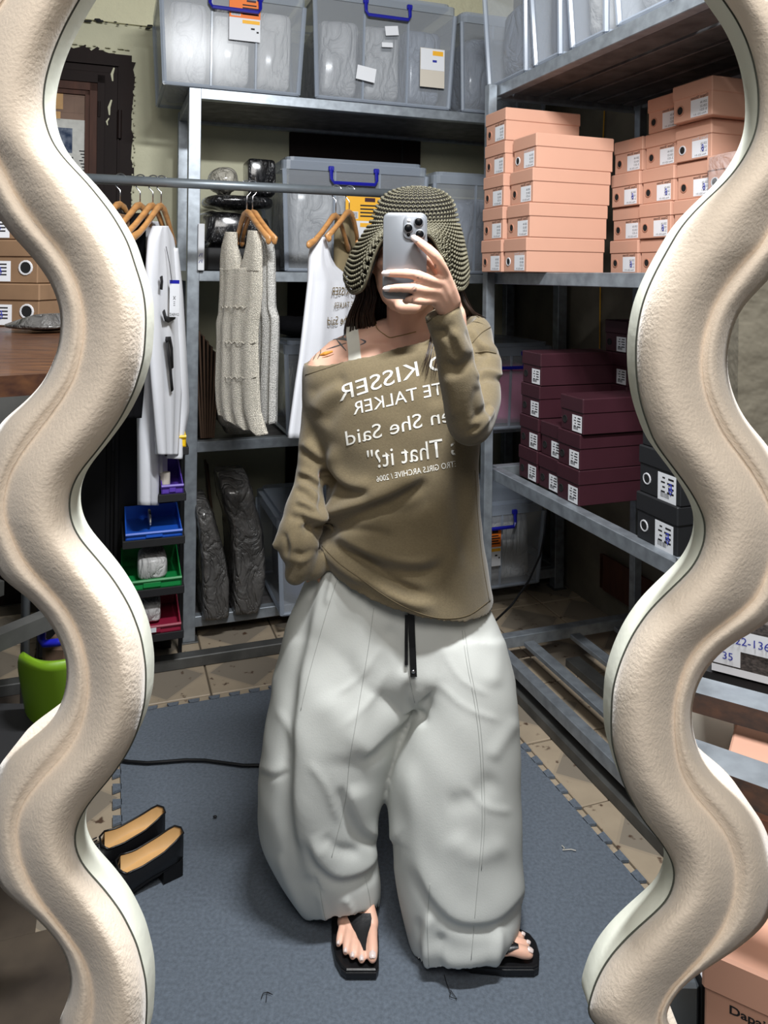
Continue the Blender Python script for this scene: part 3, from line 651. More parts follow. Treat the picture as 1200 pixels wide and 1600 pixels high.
make_box('peach', PL, PW + .012, PH, 'peach shoe box on the top row, jutting above the third column', gp, RW(aC - .03, cols['E'] - .045, zb + 4 * PH), PHI)
wrapb = make_box('peach', PL, PW, PH - .0005, 'peach shoe box wrapped in crinkled clear film beside the third column', gp, RW(aC - .015, cols['F'] - .012, zb + 2 * PH), PHI, ring='white')
bm = bmesh.new(); bmesh.ops.create_grid(bm, x_segments=1, y_segments=1, size=1); bm.free()
def lumpy(x0, x1, y0, y1, z0, z1, amp, seed, n=10, rnd=.25):
    """soft cushion-like bundle: rounded box, lumped"""
    mb = MB(); rs = []; g = np.random.default_rng(seed); ph = g.uniform(0, 6.28, 12); fr = g.uniform(4, 14, 12)
    cx, cy, cz = (x0 + x1) / 2, (y0 + y1) / 2, (z0 + z1) / 2; hx, hy, hz = (x1 - x0) / 2, (y1 - y0) / 2, (z1 - z0) / 2
    e = rnd
    for v in np.linspace(-math.pi / 2, math.pi / 2, n + 1):
        ring = []
        for u in np.linspace(0, 2 * math.pi, 2 * n + 1)[:-1]:
            f = lambda c: np.sign(c) * abs(c) ** e
            p = np.array([f(math.cos(v)) * f(math.cos(u)), f(math.cos(v)) * f(math.sin(u)), f(math.sin(v))])
            q = np.array([cx + hx * p[0], cy + hy * p[1], cz + hz * p[2]])
            d = sum(math.sin(fr[k] * q[k % 3] * 2 + ph[k] + fr[k + 3] * q[(k + 1) % 3]) for k in range(6)) / 6
            ring.append(q - p * amp * (0.5 + d * .5) * (1 if v > -1.2 else .2))
        rs.append(ring)
    return mb.loft(rs[1:-1] if n > 4 else rs)
mb = lumpy(-.003, PL + .003, -PW / 2 - .004, PW / 2 + .004, .001, PH + .004, .003, 5, 16, .12); part('film_wrap', mb, M['film'], wrapb, True)

# maroon boxes on the lower shelf
gm = 'maroon shoe boxes on the side rack'
MW, MH, ML = .128, .1125, .30; aM = RA + .035; zl = side_low
bm3 = PA(886, 780, aM)[0]
def mbx(da, b, k, lab, z0=None): return make_box('maroon', ML, MW, MH, lab, gm, RW(aM + da, b, (zl if z0 is None else z0) + k * MH), PHI, lidh=MH * .42)
for k in range(3): mbx(0, bm3 - .004 * k - (.0 if k < 2 else .01), k, f'maroon shoe box, {("bottom", "middle", "top")[k]} of the nearest stack of three')
for k in range(2): mbx(.012, bm3 + MW + .004 - .012 * k, k, f'maroon shoe box, {("bottom", "top")[k]} of the two squeezed between taller stacks')
for k in range(4): mbx(.012, bm3 + 2 * MW + .012 - .006 * k, k, f'maroon shoe box, {("bottom", "second", "third", "top")[k]} of the farthest four-box stack')
for k in range(4): mbx(.30, PA(962, 530, aM + .30)[0] - .004 * k + .01, k, f'maroon shoe box, {("bottom", "second", "third", "top")[k]} of the rear four by the wall')
make_box('maroon', ML - .06, MW, MH, 'maroon shoe box raised highest, at the rear by the hanging cables', gm, RW(aM + .30, PA(962, 530, aM + .30)[0], zl + 4 * MH), PHI, lidh=MH * .42)
gk = 'black shoe boxes on the side rack'
aK = RA + .03; bK = (PA(995, 830, aK)[0] + PA(1056, 830, aK)[0]) / 2
for k in range(3):
    make_box('black', .30, .165, .128, f'black shoe box with white eyelet, {("bottom", "middle", "top")[k]} of the black stack', gk, RW(aK + .004 * k, bK - .004 * k, zl + k * .128), PHI, ring='white', scr=True, lidh=.050)

# ================================================================== STORAGE BINS
def make_bin(lab, a0, a1, b0, b1, z, h, face='b', handle=True, sticker=None, grp='clear storage bins', mats=None, hx=0, name='storage_bin'):
    L, W = a1 - a0, b1 - b0; r = thing(name, lab, 'storage bin', RW(a0, b0, z + .001), PHI, grp); t = .025; body, rim = mats or (M['bin'], M['bin_rim']); lz = h - .055
    mb = MB(); c = [(t, t), (L - t, t), (L - t, W - t), (t, W - t)]; e = t * .75
    c2 = [(x + (e if x > L / 2 else -e), y + (e if y > W / 2 else -e)) for x, y in c]
    mb.add([(x, y, .004) for x, y in c] + [(x, y, lz) for x, y in c2], [(3, 2, 1, 0)] + [(i, (i + 1) % 4, 4 + (i + 1) % 4, 4 + i) for i in range(4)]); part('bin_body', mb, body, r)
    mb = MB()
    for p, q in zip(c, c2): mb.tube([(p[0], p[1], .006), (q[0], q[1], lz)], .010, 6)
    for i in range(4): mb.tube([(*c[i], .008), (*c[(i + 1) % 4], .008)], .008, 6)
    nr = 2 if face == 'b' else 0
    for k in range(1, nr + 1):
        s = k / (nr + 1)
        mb.tube([(t + s * (L - 2 * t), t - .001, .01), (t + s * (L - 2 * t), t - e, lz)], .006, 5)
        if face == 'a': mb.tube([(t - .001, t + s * (W - 2 * t), .01), (t - e, t + s * (W - 2 * t), lz)], .010, 5)
    part('rib', mb, rim, r)
    mb = MB(); mb.rbox(0, L, 0, W, lz, lz + .038, .03); mb.rbox(.02, L - .02, .02, W - .02, lz + .038, lz + .055, .03); part('lid', mb, rim, r, label='ribbed clear lid')
    if handle:
        hw = .10; mb = MB()
        if face == 'b':
            cx = L / 2 + hx; pts = [(cx - hw, -.004, lz + .012), (cx - hw, -.012, lz - .034), (cx - hw + .01, -.016, lz - .05), (cx + hw - .01, -.016, lz - .05), (cx + hw, -.012, lz - .034), (cx + hw, -.004, lz + .012)]
            mb.tube(pts, [.009, .007, .008, .008, .007, .009], 6); mb.bbox(cx - hw - .012, cx - hw + .012, -.012, .004, lz, lz + .02, .003); mb.bbox(cx + hw - .012, cx + hw + .012, -.012, .004, lz, lz + .02, .003)
        part('handle', mb, M['blue'], r, label='blue clip handle')
    if sticker is not None:
        x, zz, w_, hh, col = sticker; mb = MB(); y = t - e - .004
        def sb(q0, q1, w0, w1, mi, yy): mb.mi = mi; mb.box(x + q0 * w_, x + q1 * w_, yy - .0008, yy, zz + w0 * hh, zz + w1 * hh)
        sb(0, 1, 0, .52, 0, y); sb(0, 1, .52, 1, 1, y - .0004)
        sb(.06, .36, .56, .70, 0, y - .001)
        for k in range(8): sb(.08 + .034 * k, .095 + .034 * k, .57, .69, 2, y - .0016)
        sb(.55, .85, .90, .98, 3, y - .001)
        for k in range(4): sb(.42, .95 - .08 * (k % 2), .60 + .07 * k, .63 + .07 * k, 2, y - .001)
        sb(.42, .98, .40, .48, 4, y - .001); sb(.7, .82, .27, .31, 2, y - .001); sb(.88, .95, .20, .24, 2, y - .001)
        part('sticker', mb, [M['white_card'], M[col], M['ink'], M['maroon'], M['yellow_st']], r, label='coloured sticker over a white note')
    return r
def bundle(lab, a0, a1, b0, b1, z0, z1, m, seed, amp=.02, rnd=.3, name='clothes_bundle', grp=None, n=12):
    r = thing(name, lab, 'bundle', RW((a0 + a1) / 2, (b0 + b1) / 2, z0 + .001), PHI, grp)
    mb = lumpy(-(a1 - a0) / 2, (a1 - a0) / 2, -(b1 - b0) / 2, (b1 - b0) / 2, 0, z1 - z0, amp, seed, n, rnd); part('wrapping', mb, m, r, True); return r
def fill(lab, a0, a1, b0, b1, z, h, m, seed, n=2):
    W = (a1 - a0 - .07) / n
    for k in range(n):
        bundle(lab.replace('#', ('first', 'second', 'third')[k] if n > 1 else ''), a0 + .035 + W * k, a0 + .035 + W * (k + 1) - .004, b0 + .033, b1 - .04, z + .012, z + h, m if not isinstance(m, list) else m[k], seed + k, .022, .2)
# top of the back rack
bf = B0 - .02
a_, _ = PB(247, 150, bf); a2_, _ = PB(477, 150, bf); zt = back_top
make_bin('clear bin of light grey clothes at the top end of the back rack, orange sticker', a_, a2_, bf, bf + .50, zt, .42, sticker=(.27, .20, .125, .175, 'orange'))
fill('grey clothes bagged in film, # bundle in the end bin up top', a_, a2_, bf, bf + .50, zt, .36, [M['bag_grey'], M['bag_light'], M['bag_light']], 11, 3)
a_, _ = PB(488, 165, bf); a2_, _ = PB(712, 165, bf)
make_bin('clear bin with raised blue handle and pale notes, top middle of the back rack', a_, a2_, bf, bf + .50, zt, .47, handle=True)
fill('grey bagged clothes, # bundle in the top middle bin', a_, a2_, bf, bf + .50, zt, .36, [M['bag_grey'], M['bag_grey'], M['bag_blue']], 21, 3)
for px, py, w_, h_, rot, mm in ((570, 117, .085, .06, 8, 'white_card'), (610, 50, .06, .04, -8, 'white_card'), (603, 72, .05, .02, -4, 'white_card')):
    a, z = PB(px, py, bf + .02); mb = MB(); mb.box(-w_ / 2, w_ / 2, -.001, .0, -h_ / 2, h_ / 2)
    o = part('note', mb, M[mm]); o.location = RW(a, bf + .002, z); o.rotation_euler = (0, math.radians(rot), PHI)
    tag(o, {570: 'tilted white note lying low inside the top middle bin', 610: 'small white note high in the top middle bin', 603: 'narrow white strip under the small note in the top bin'}[px], 'note')
a, z = PB(673, 108, bf + .02); mb = MB(); mb.mi = 0; mb.box(-.058, .058, -.001, 0, -.085, .085); mb.mi = 1; mb.box(-.056, .056, -.002, -.001, -.01, .083); mb.mi = 2; mb.box(.0, .05, -.003, -.002, .055, .075); mb.mi = 3; mb.box(.0, .02, -.003, -.002, .025, .035)
o = part('note', mb, [M['cream_box'], M['white_card'], M['yellow_st'], M['blue_ink']]); o.location = RW(a, bf + .002, z); o.rotation_euler = (0, 0, PHI); tag(o, 'taller two-part note with yellow mark on the top middle bin', 'note')
a_, _ = PB(719, 165, bf); make_bin('clear bin half hidden by the side rack, top of the back rack', a_, a_ + .46, bf, bf + .50, zt, .45, handle=False)
bundle('dark clothes in the half hidden top bin', a_ + .04, a_ + .42, bf + .05, bf + .45, zt + .02, zt + .38, M['bag_blue'], 31)
# middle shelf
zm = back_mid
a_, _ = PB(441, 380, bf); a2_, _ = PB(668, 380, bf); zl_ = PB(560, 250, bf)[1]
make_bin('big clear bin with blue handle and yellow sticker, middle shelf behind the hat', a_, a2_, bf, bf + .50, zm, zl_ - zm, sticker=(PB(540, 330, bf)[0] - a_, PB(540, 386, bf)[1] - zm, .155, .215, 'yellow_st'), hx=-.02)
fill('blue grey bagged clothes, # bundle in the middle shelf bin', a_, a2_, bf, bf + .50, zm, (zl_ - zm) * .80, [M['bag_grey'], M['bag_blue']], 41, 2)
a_, _ = PB(677, 380, bf); z2_ = PB(700, 268, bf)[1]
make_bin('clear bin of slate clothes standing beside the hat crown', a_, a_ + .6, bf, bf + .50, zm, z2_ - zm, handle=False)
bundle('slate clothes bagged in film, in the bin beside the hat', a_ + .04, a_ + .56, bf + .06, bf + .45, zm + .012, z2_ - .09, M['bag_blue'], 47, .03)
def at_b(px0, px1, y0, y1, b): a0, z0 = PB(px0, y1, b); a1, z1 = PB(px1, y0, b); return a0, a1, z0, z1
def shelf_bundle(nm, lab, px0, px1, y0, y1, b, dep, m, seed, amp=.02, rnd=.35, z=None, n=12):
    a0, a1, z0, z1 = at_b(px0, px1, y0, y1, b); z0 = z if z is not None else z0
    return bundle(lab, a0, a1, b, b + dep, z0, z1, m, seed, amp, rnd, nm, n=n)
shelf_bundle('flat_box', 'flat dark grey carton under the black bundle, middle shelf end', 322, 440, 389, 425, bf + .04, .34, M['dark'], 3, .002, .08, z=zm)
gz = PB(380, 389, bf + .04)[1]
shelf_bundle('film_bundle', 'big glossy black film bundle on the flat dark carton', 309, 440, 326, 389, bf + .05, .36, M['bag_black'], 4, .045, .25, z=gz, n=20)
gz2 = PB(380, 327, bf + .05)[1]
shelf_bundle('film_bundle', 'thin black pouch lying across the big black bundle', 318, 436, 303, 330, bf + .06, .30, M['bag_black'], 6, .015, .6, z=gz2)
gz3 = PB(380, 304, bf + .06)[1]
shelf_bundle('film_bundle', 'upright black film block standing on the thin pouch', 386, 434, 247, 304, bf + .10, .18, M['bag_black'], 8, .012, .2, z=gz3)
shelf_bundle('film_bag', 'crumpled clear bag slumped beside the upright black block', 322, 388, 250, 304, bf + .10, .2, M['bag_clear'], 9, .05, .8, z=gz3, n=16)
a0, a1, z0, z1 = at_b(309, 320, 350, 418, bf + .0); mb = MB(); mb.bbox(0, a1 - a0, 0, .02, 0, z1 - zm, .002)
r = thing('white_card', 'tall narrow white card with blue writing standing at the rack post', 'card', RW(a0, bf, zm + .001), PHI); part('card', mb, M['white_card'], r)
mb = MB()
for k, pz in enumerate((.03, .055)): mb.tube([(.004, -.001, pz), (.010, -.001, pz + .012), (.016, -.001, pz), (.016, -.001, pz + .014)], .0012, 4)
part('writing', mb, M['blue_ink'], r)
# low shelf
zo = back_low
a_, _ = PB(444, 640, bf); zq = PB(480, 533, bf)[1]
make_bin('clear bin of black clothes behind the white tee, low shelf', a_, a_ + .42, bf, bf + .50, zo, zq - zo, handle=False)
bundle('black clothes folded in the low shelf bin', a_ + .04, a_ + .38, bf + .06, bf + .45, zo + .012, zq - .10, M['bag_black'], 52, .03)
shelf_bundle('black_bag', 'limp black bag lying on the low shelf bin', 435, 545, 492, 533, bf + .05, .36, M['black_cloth'], 55, .03, .6, z=zq)
shelf_bundle('yarn_sack', 'film-wrapped sack of cream knit on the low shelf under the dresses', 336, 428, 590, 697, bf + .01, .30, M['knit_cream'], 56, .03, .6, z=zo, n=18)
for k in range(7):
    a0, z0 = PB(312 + k * 3.2, 690, bf + .05); mb = MB(); hgt = .46 - .022 * k
    mb.bbox(-.004, .004, 0, .36, 0, hgt, .001); r = thing('leaning_board', f'thin dark brown board leaning behind the dresses, {("first", "second", "third", "fourth", "fifth", "sixth", "last")[k]} from the post', 'board', RW(a0 + .01, bf + .08, zo + .001), PHI, 'thin brown boards leaning on the low shelf')
    o = part('board', mb, M['card_brown'], r); o.rotation_euler = (0, math.radians(-4 + 1.2 * k), 0)
# bottom shelf
zo = back_bot
def wrapped(lab, outline, b, dep, seed, nm='wrapped_bundle'):
    """upright wrapped bundle: outline rows of (y, x0, x1) in the picture at room depth b"""
    rows = []
    for y, x0, x1 in outline:
        a0, z = PB(x0, y, b); a1, _ = PB(x1, y, b); rows.append((z, a0, a1))
    zz = np.array([r_[0] for r_ in rows]); zs_ = np.linspace(zz.max(), zz.min(), 26); g = np.random.default_rng(seed)
    order = np.argsort(zz); A0_ = np.interp(zs_, zz[order], np.array([r_[1] for r_ in rows])[order]); A1_ = np.interp(zs_, zz[order], np.array([r_[2] for r_ in rows])[order])
    rings = []; ac = (A0_[-1] + A1_[-1]) / 2; zmin = zs_[-1]
    for j, (z, a0, a1) in enumerate(zip(zs_, A0_, A1_)):
        ring = []; e = .35; endf = min(1, .35 + .65 * math.sin(math.pi * min(.5, j / 5.0)), 1)
        for u in np.linspace(0, 2 * math.pi, 33)[:-1]:
            f = lambda c: np.sign(c) * abs(c) ** e
            ring.append(((a0 + a1) / 2 - ac + (a1 - a0) / 2 * f(math.cos(u)) * (.9 + .1 * endf) + g.normal(0, .0012), dep / 2 + dep / 2 * f(math.sin(u)) * endf + g.normal(0, .0018), z - zmin))
        rings.append(ring)
    r = thing(nm, lab, 'bundle', RW(ac, b, zo + .001), PHI); mb = MB(); mb.loft(rings); part('wrapping', mb, M['bag_smoke'], r, True); return r
wrapped('film-wrapped bundle slumping against the rack post, bottom shelf', [(778, 306, 326), (800, 308, 336), (835, 312, 346), (870, 315, 355), (910, 316, 361), (962, 317, 361)], bf - .03, .3, 3)
wrapped('taller film-wrapped bundle standing upright on the bottom shelf', [(750, 345, 392), (800, 352, 404), (830, 362, 413), (880, 365, 419), (930, 365, 418), (962, 366, 408)], bf - .02, .34, 4)
mb = MB(); a0, z0 = PB(340, 960, bf); mb.bbox(-.005, .005, .36, .46, 0, .50, .002); r = thing('cardboard_sheet', 'brown cardboard sheet wedged between the two wrapped bundles', 'cardboard', RW(a0 + .06, bf + .10, zo + .001), PHI); o = part('sheet', mb, M['card_brown'], r); o.rotation_euler = (0, math.radians(-6), 0)
bb_ = 3.0; a_, _ = PB(433, 960, bb_); zq = PB(440, 808, bb_)[1]
make_bin('clear bin of navy clothes jutting from the bottom shelf behind the trousers', a_, a_ + .55, bb_, bb_ + .5, zo, zq - zo, handle=False)
bundle('navy clothes in the jutting bottom bin', a_ + .04, a_ + .5, bb_ + .05, bb_ + .45, zo + .012, zq - .10, M['bag_navy'], 62, .02)
# pink bin and lower pale bin behind the sleeve
bz = 2.98
a2_, _ = PB(866, 640, bz); zq = PB(840, 536, bz)[1]; zp = back_low
make_bin('clear bin packed with pink cloth behind the raised sleeve', a2_ - .62, a2_, bz, bz + .5, zp, zq - zp, hx=.05)
fill('pink cloth, # folded pile in the clear bin', a2_ - .62, a2_, bz, bz + .5, zp, (zq - zp) * .76, M['bag_pink'], 71, 2)
a2_, _ = PB(852, 880, bz); zq = PB(840, 780, bz)[1]; zp = back_bot
make_bin('pale bin with blue handle and orange sticker, bottom shelf behind the hip', a2_ - .62, a2_, bz, bz + .5, zp, zq - zp, hx=.05, sticker=(PB(752, 880, bz)[0] - a2_ + .62, PB(752, 888, bz)[1] - zp, .095, .16, 'orange'))
fill('pale cloth, # pile filling the bottom shelf bin', a2_ - .62, a2_, bz, bz + .5, zp, (zq - zp) * .84, M['bag_light'], 75, 2)
# bins on top of the side rack, their ends over the aisle
zt = side_top; names = ('clear bin at the corner end of the side rack top', 'narrow clear bin second on the side rack top', 'long clear bin third on the side rack top, catching the light', 'clear bin fourth on the side rack top')
edges = [(752, 818), (822, 872), (878, 944), (948, 1050)]
for k, (x0, x1) in enumerate(edges):
    b1 = PA(x0, 120 - k * 22, RA - .012)[0]; b0 = PA(x1, 100 - k * 30, RA - .012)[0]
    make_bin(names[k], RA - .012, RA + .58, b0, b1, zt, .42, face='a', handle=False, grp='clear bins on the side rack top')
    bundle(('slate clothes in the corner end bin', 'dark clothes in the narrow second bin', 'pale paper-wrapped goods in the third bin up top', 'grey clothes in the fourth bin up top')[k], RA + .03, RA + .5, b0 + .035, b1 - .035, zt + .012, zt + (.30, .34, .26, .33)[k], (M['bag_blue'], M['bag_navy'], M['bag_light'], M['bag_grey'])[k], 81 + k, .02)
# parts bins in the dark corner
zc = 2.82
def parts_bin(lab, m, px0, px1, y0, y1, b, stuff=None):
    a0, a1, z0, z1 = at_b(px0, px1, y0, y1, b); L = a1 - a0; h = z1 - z0
    r = thing('parts_bin', lab, 'parts bin', RW(a0, b, z0 + .001), PHI, 'coloured parts bins in the dark corner'); d = .24; t = .004; mb = MB()
    mb.box(0, L, 0, d, 0, t); mb.box(0, L, 0, t, 0, h * .62); mb.box(0, L, d - t, d, 0, h * 1.5)
    for x in (0, L - t): mb.add([(x, 0, 0), (x + t, 0, 0), (x + t, d, 0), (x, d, 0), (x, 0, h * .62), (x + t, 0, h * .62), (x + t, d, h * 1.5), (x, d, h * 1.5)], [(3, 2, 1, 0), (4, 5, 6, 7), (0, 1, 5, 4), (1, 2, 6, 5), (2, 3, 7, 6), (3, 0, 4, 7)])
    part('tray', mb, m, r); mb = MB(); mb.tube([(0, -.004, h * .62), (L, -.004, h * .62)], .006, 6); mb.bbox(L * .35, L * .65, -.006, 0, h * .12, h * .5, .002); part('front_lip', mb, m, r)
    mb = MB(); mb.bbox(-.01, L + .01, -.0, d, -.03, -.002, .002); part('shelf_board', mb, M['dark'], r)
    return r, a0, a1, z0, z1
bsp = [('yellow parts bin behind the far white sleeve', 'binyellow', 262, 291, 672, 700), ('purple parts bin with a pale roll in it', 'purple', 252, 287, 750, 773), ('blue parts bin above the green one', 'binblue', 196, 285, 822, 846), ('green parts bin holding a film-wrapped pack', 'bingreen', 190, 284, 893, 926), ('crimson parts bin, lowest in the dark corner', 'binred', 190, 283, 966, 998)]
for lab, m, x0, x1, y0, y1 in bsp:
    r, a0, a1, z0, z1 = parts_bin(lab, M[m], x0, x1, y0, y1, zc)
    if m == 'bingreen': bundle('pale film-wrapped pack lying in the green parts bin', a0 + .05, a1 - .04, zc + .03, zc + .2, z0 + .008, z1 + .05, M['bag_light'], 91, .01, .4)
    if m == 'binblue': bundle('small clear bag in the blue parts bin', a0 + .08, a1 - .1, zc + .05, zc + .2, z0 + .008, z1 + .035, M['bag_clear'], 92, .02, .6)
    if m == 'binred':
        mb = MB(); mb.bbox(0, .035, -.001, 0, 0, .016, .0004); o = part('tag', mb, M['white_card'], r, label='white paper tag'); o.location = ((a1 - a0) * .40, -.0095, (z1 - z0) * .22)
        bundle('white boxed things inside the crimson parts bin', a0 + .06, a1 - .06, zc + .05, zc + .2, z0 + .008, z1 + .04, M['bag_light'], 93, .01, .3)
    if m == 'purple': 
        q = thing('paper_roll', 'small pale roll standing in the purple parts bin', 'roll', RW(a1 - .06, zc + .06, z0 + .008), 0); mb = MB(); mb.lathe([(.018, 0), (.018, .055), (.007, .055), (.007, .02)], 12); part('roll', mb, M['cream_box'], q)
a0, _ = PB(60, 700, zc + .26); a1, _ = PB(272, 700, zc + .26)
mb = MB(); z1 = PB(200, 560, zc + .26)[1]; mb.bbox(0, a1 - a0, 0, .3, .02, z1, .004); r = thing('dark_backdrop', 'tall black backdrop with doors, added to fill the dark corner behind the parts bins', 'dark_backdrop', RW(a0, zc + .265, 0), PHI)  # black unit added to stand for the darkness of this corner
part('body', mb, M['black'], r)
for k in range(2): mb = MB(); w_ = (a1 - a0) / 2; mb.bbox(.01 + k * w_, w_ - .005 + k * w_, -.012, 0, .05, z1 - .03, .003); d_ = part('door', mb, M['black'], r); mb = MB(); mb.tube([(w_ - .04 + k * .06, -.03, .8), (w_ - .04 + k * .06, -.03, .95)], .006, 6); part('handle', mb, M['dark'], d_)
for x in (0, a1 - a0 - .04): mb = MB(); mb.bbox(x, x + .04, .02, .06, 0, .02, .002); part('foot', mb, M['black'], r)
# frame that carries the parts bins
a0, _ = PB(188, 900, zc); a1, _ = PB(286, 900, zc)
r = thing('bin_stand', 'dark steel stand carrying the coloured parts bins', 'stand', RW(a0, zc, 0), PHI)
for x in (-.02, a1 - a0 + .006):
    for y in (.225,): mb = MB(); mb.bbox(x, x + .014, y, y + .014, 0, 1.05, .002); part('upright', mb, M['black'], r)

# ================================================================== CLOTHES RAIL AND GARMENTS
RBB = 2.67; RZ = 1.772
ra0, ra1 = -.24, 1.04
rail = thing('clothes_rail', 'grey tubular clothes rail hung with garments across the room', 'clothes rail', RW(ra0, RBB, 0), PHI)
mb = MB(); mb.tube([(0, 0, RZ), (ra1 - ra0, 0, RZ)], .0165, 14); part('pipe', mb, M['pipe'], rail, True)
for x in (0.0, ra1 - ra0):
    mb = MB(); mb.tube([(x, 0, .03), (x, 0, RZ - .012)], .014, 10); part('upright', mb, M['pipe'], rail, True)
    mb = MB(); mb.bbox(x - .015, x + .015, -.2, .2, .0125 if x > 0 else .001, .035, .004); part('foot', mb, M['pipe'], rail)
def rail_pt(px):
    r = ray(px, 300); q = CAM + r * (RBB / (r @ N2)); return np.array([q[0], q[1], RZ])
def hanger(px, axis, lab, neck=.075, half=.185, drop=.115, grp='wooden hangers on the clothes rail'):
    q = rail_pt(px); ax = np.array([axis[0], axis[1], 0.]); ax /= np.linalg.norm(ax); n = np.array([-ax[1], ax[0], 0]); up = np.array([0, 0, 1.])
    r = thing('coat_hanger', lab, 'hanger', (q[0], q[1], q[2] - neck - .02), 0, grp); mb = MB(); R_ = .0215
    pts = [q + up * (R_ * math.cos(t)) + D2 * 0 + n * (R_ * math.sin(t)) for t in np.linspace(-1.9, 1.5, 10)]
    pts += [q + n * .012 + up * -.022, q + up * -.034, q + up * -neck]
    mb.tube(pts, .0022, 6); part('hook', mb, M['chrome'], r, True, world=True)
    mb = MB()
    for s in (-1, 1):
        c = [(0, 0), (.03, -.006), (.07, -.034), (.12, -.070), (.16, -.097), (half, -drop)]
        mb.tube([q + up * (-neck - .006 + z) + ax * (s * x) + n * (.02 * (x / half) ** 2) for x, z in c], [.013, .0135, .0125, .012, .0125, .015], 8, 'round', flat=(1.0, .62), up=n)
    part('arms', mb, M['wood'], r, True, world=True); return r, q
class Plane_:
    """vertical plane through a point of the rail, seen through the lens"""
    def __init__(s, px, axis, back=0.0):
        s.q = rail_pt(px); s.ax = np.array([axis[0], axis[1], 0.]); s.ax /= np.linalg.norm(s.ax); s.n = np.array([s.ax[1], -s.ax[0], 0])
        if s.n @ (CAM - s.q) < 0: s.n = -s.n
        s.q = s.q - s.n * back
    def at(s, px, py):
        r = ray(px, py); return CAM + r * (((s.q - CAM) @ s.n) / (r @ s.n))
def cloth(mb, pl, rows, th=.02, ripple=.006, waves=5, seed=0, n=28, m=40, fringe=0):
    g = np.random.default_rng(seed); rows = [r if len(r) == 4 else (r[0], r[1], r[0], r[2]) for r in rows]; R_ = np.array(rows, float)
    t0 = np.linspace(0, 1, len(R_)); tt = np.linspace(0, 1, m); R_ = np.stack([np.interp(tt, t0, R_[:, k]) for k in range(4)], 1)
    k_ = np.exp(-(np.arange(-2, 3) / 1.2) ** 2); k_ /= k_.sum(); R_ = np.stack([np.convolve(np.pad(R_[:, k], 2, mode='edge'), k_, 'valid') for k in range(4)], 1)
    ph = g.uniform(0, 6.28, 4); rings = []
    for j, (yl, xl, yr, xr) in enumerate(R_):
        A, B = pl.at(xl, yl), pl.at(xr, yr); ring = []; tj = j / (m - 1)
        for u in np.linspace(0, 2 * math.pi, n, endpoint=False):
            s = (1 - math.cos(u)) / 2; prof = math.sin(u)
            d = th * np.sign(prof) * abs(prof) ** .7 + ripple * (.3 + .7 * tj) * (math.sin(waves * 6.28 * s / 2 + ph[0] + .8 * tj) + .5 * math.sin(waves * 6.28 * s * .9 + ph[1] - 1.3 * tj)) * min(1, 3 * abs(prof))
            dz = fringe * math.sin(26 * s) if j > m - 3 else 0
            ring.append(A + (B - A) * s + pl.n * d + np.array([0, 0, dz]))
        rings.append(ring)
    return mb.loft(rings)
axW = (.09, .99)
hanger(188, axW, 'light wood hanger with a clip block, nearest the brown door')
hanger(219, axW, 'light wood hanger carrying the black shirt')
hanger(239, axW, 'light wood hanger inside the rear white shirt')
hanger(252, (.05, 1), 'wide wooden hanger holding the tagged white shirt', half=.20)
pl = Plane_(205, axW); mb = MB(); cloth(mb, pl, [(332, 198, 216), (350, 196, 221), (400, 190, 222), (520, 182, 221), (600, 180, 220), (655, 182, 215)], .03, seed=1)
r = thing('black_shirt', 'black shirt hanging beside the white long-sleeved shirts', 'top', pl.at(205, 655)); part('body', mb, M['black_cloth'], r, True, world=True)
pl = Plane_(232, axW, .05); mb = MB(); cloth(mb, pl, [(345, 226, 242), (365, 222, 250), (420, 220, 258), (560, 224, 262), (640, 232, 260), (700, 236, 257), (745, 239, 255)], .02, seed=2)
gw = 'white garments on the rail'
r = thing('white_shirt', 'plain white long-sleeved shirt hanging behind the tagged one', 'shirt', pl.at(245, 745), 0, gw); part('body', mb, M['cotton'], r, True, world=True)
mb = MB(); cloth(mb, pl, [(352, 222, 238), (450, 220, 240), (600, 219, 241), (700, 221, 241), (792, 222, 240)], .028, .004, 3, seed=3, n=20); part('sleeve', mb, M['cotton'], r, True, world=True)
pl = Plane_(246, (.10, .99)); mb = MB(); cloth(mb, pl, [(352, 243, 256), (372, 234, 268), (420, 230, 274), (520, 232, 280), (600, 238, 280), (690, 246, 273), (711, 248, 271)], .022, seed=4)
r = thing('white_shirt', 'white long-sleeved shirt with black print and a swing tag', 'shirt', pl.at(258, 711), 0, gw); sb_ = part('body', mb, M['cotton'], r, True, world=True)
mb = MB(); cloth(mb, pl, [(385, 262, 270), (450, 266, 279), (560, 270, 287), (640, 272, 292), (680, 268, 284), (718, 268, 277)], .026, .005, 2, seed=5, n=18); part('sleeve', mb, M['cotton'], r, True, world=True)
mb = MB()
for pts in ([(252, 449), (256, 452), (255, 462), (258, 470)], [(258, 450), (260, 458), (258, 472)], [(240, 486), (243, 497), (248, 499), (258, 494), (258, 484)], [(236, 432), (237, 440), (236, 452)], [(244, 530), (250, 529), (253, 545), (254, 575)], [(246, 534), (249, 560), (252, 590), (254, 610)]):
    mb = MB(); mb.tube([pl.at(x, y) + pl.n * .034 for x, y in pts], .011, 5, flat=(1, .3), up=pl.n); part('graphic', mb, M['ink'], r, True, world=True, label='black brush-like print')
mb = MB(); mb.tube([pl.at(246, 385) + pl.n * .03, pl.at(247, 412) + pl.n * .04, pl.at(246, 440) + pl.n * .05], .0012, 5)
tq = pl.at(248, 466) + pl.n * .055; e1 = np.array([1, -.15, 0]); e1 /= np.linalg.norm(e1); e3 = np.array([0, 0, 1.]); e2 = np.cross(e3, e1)
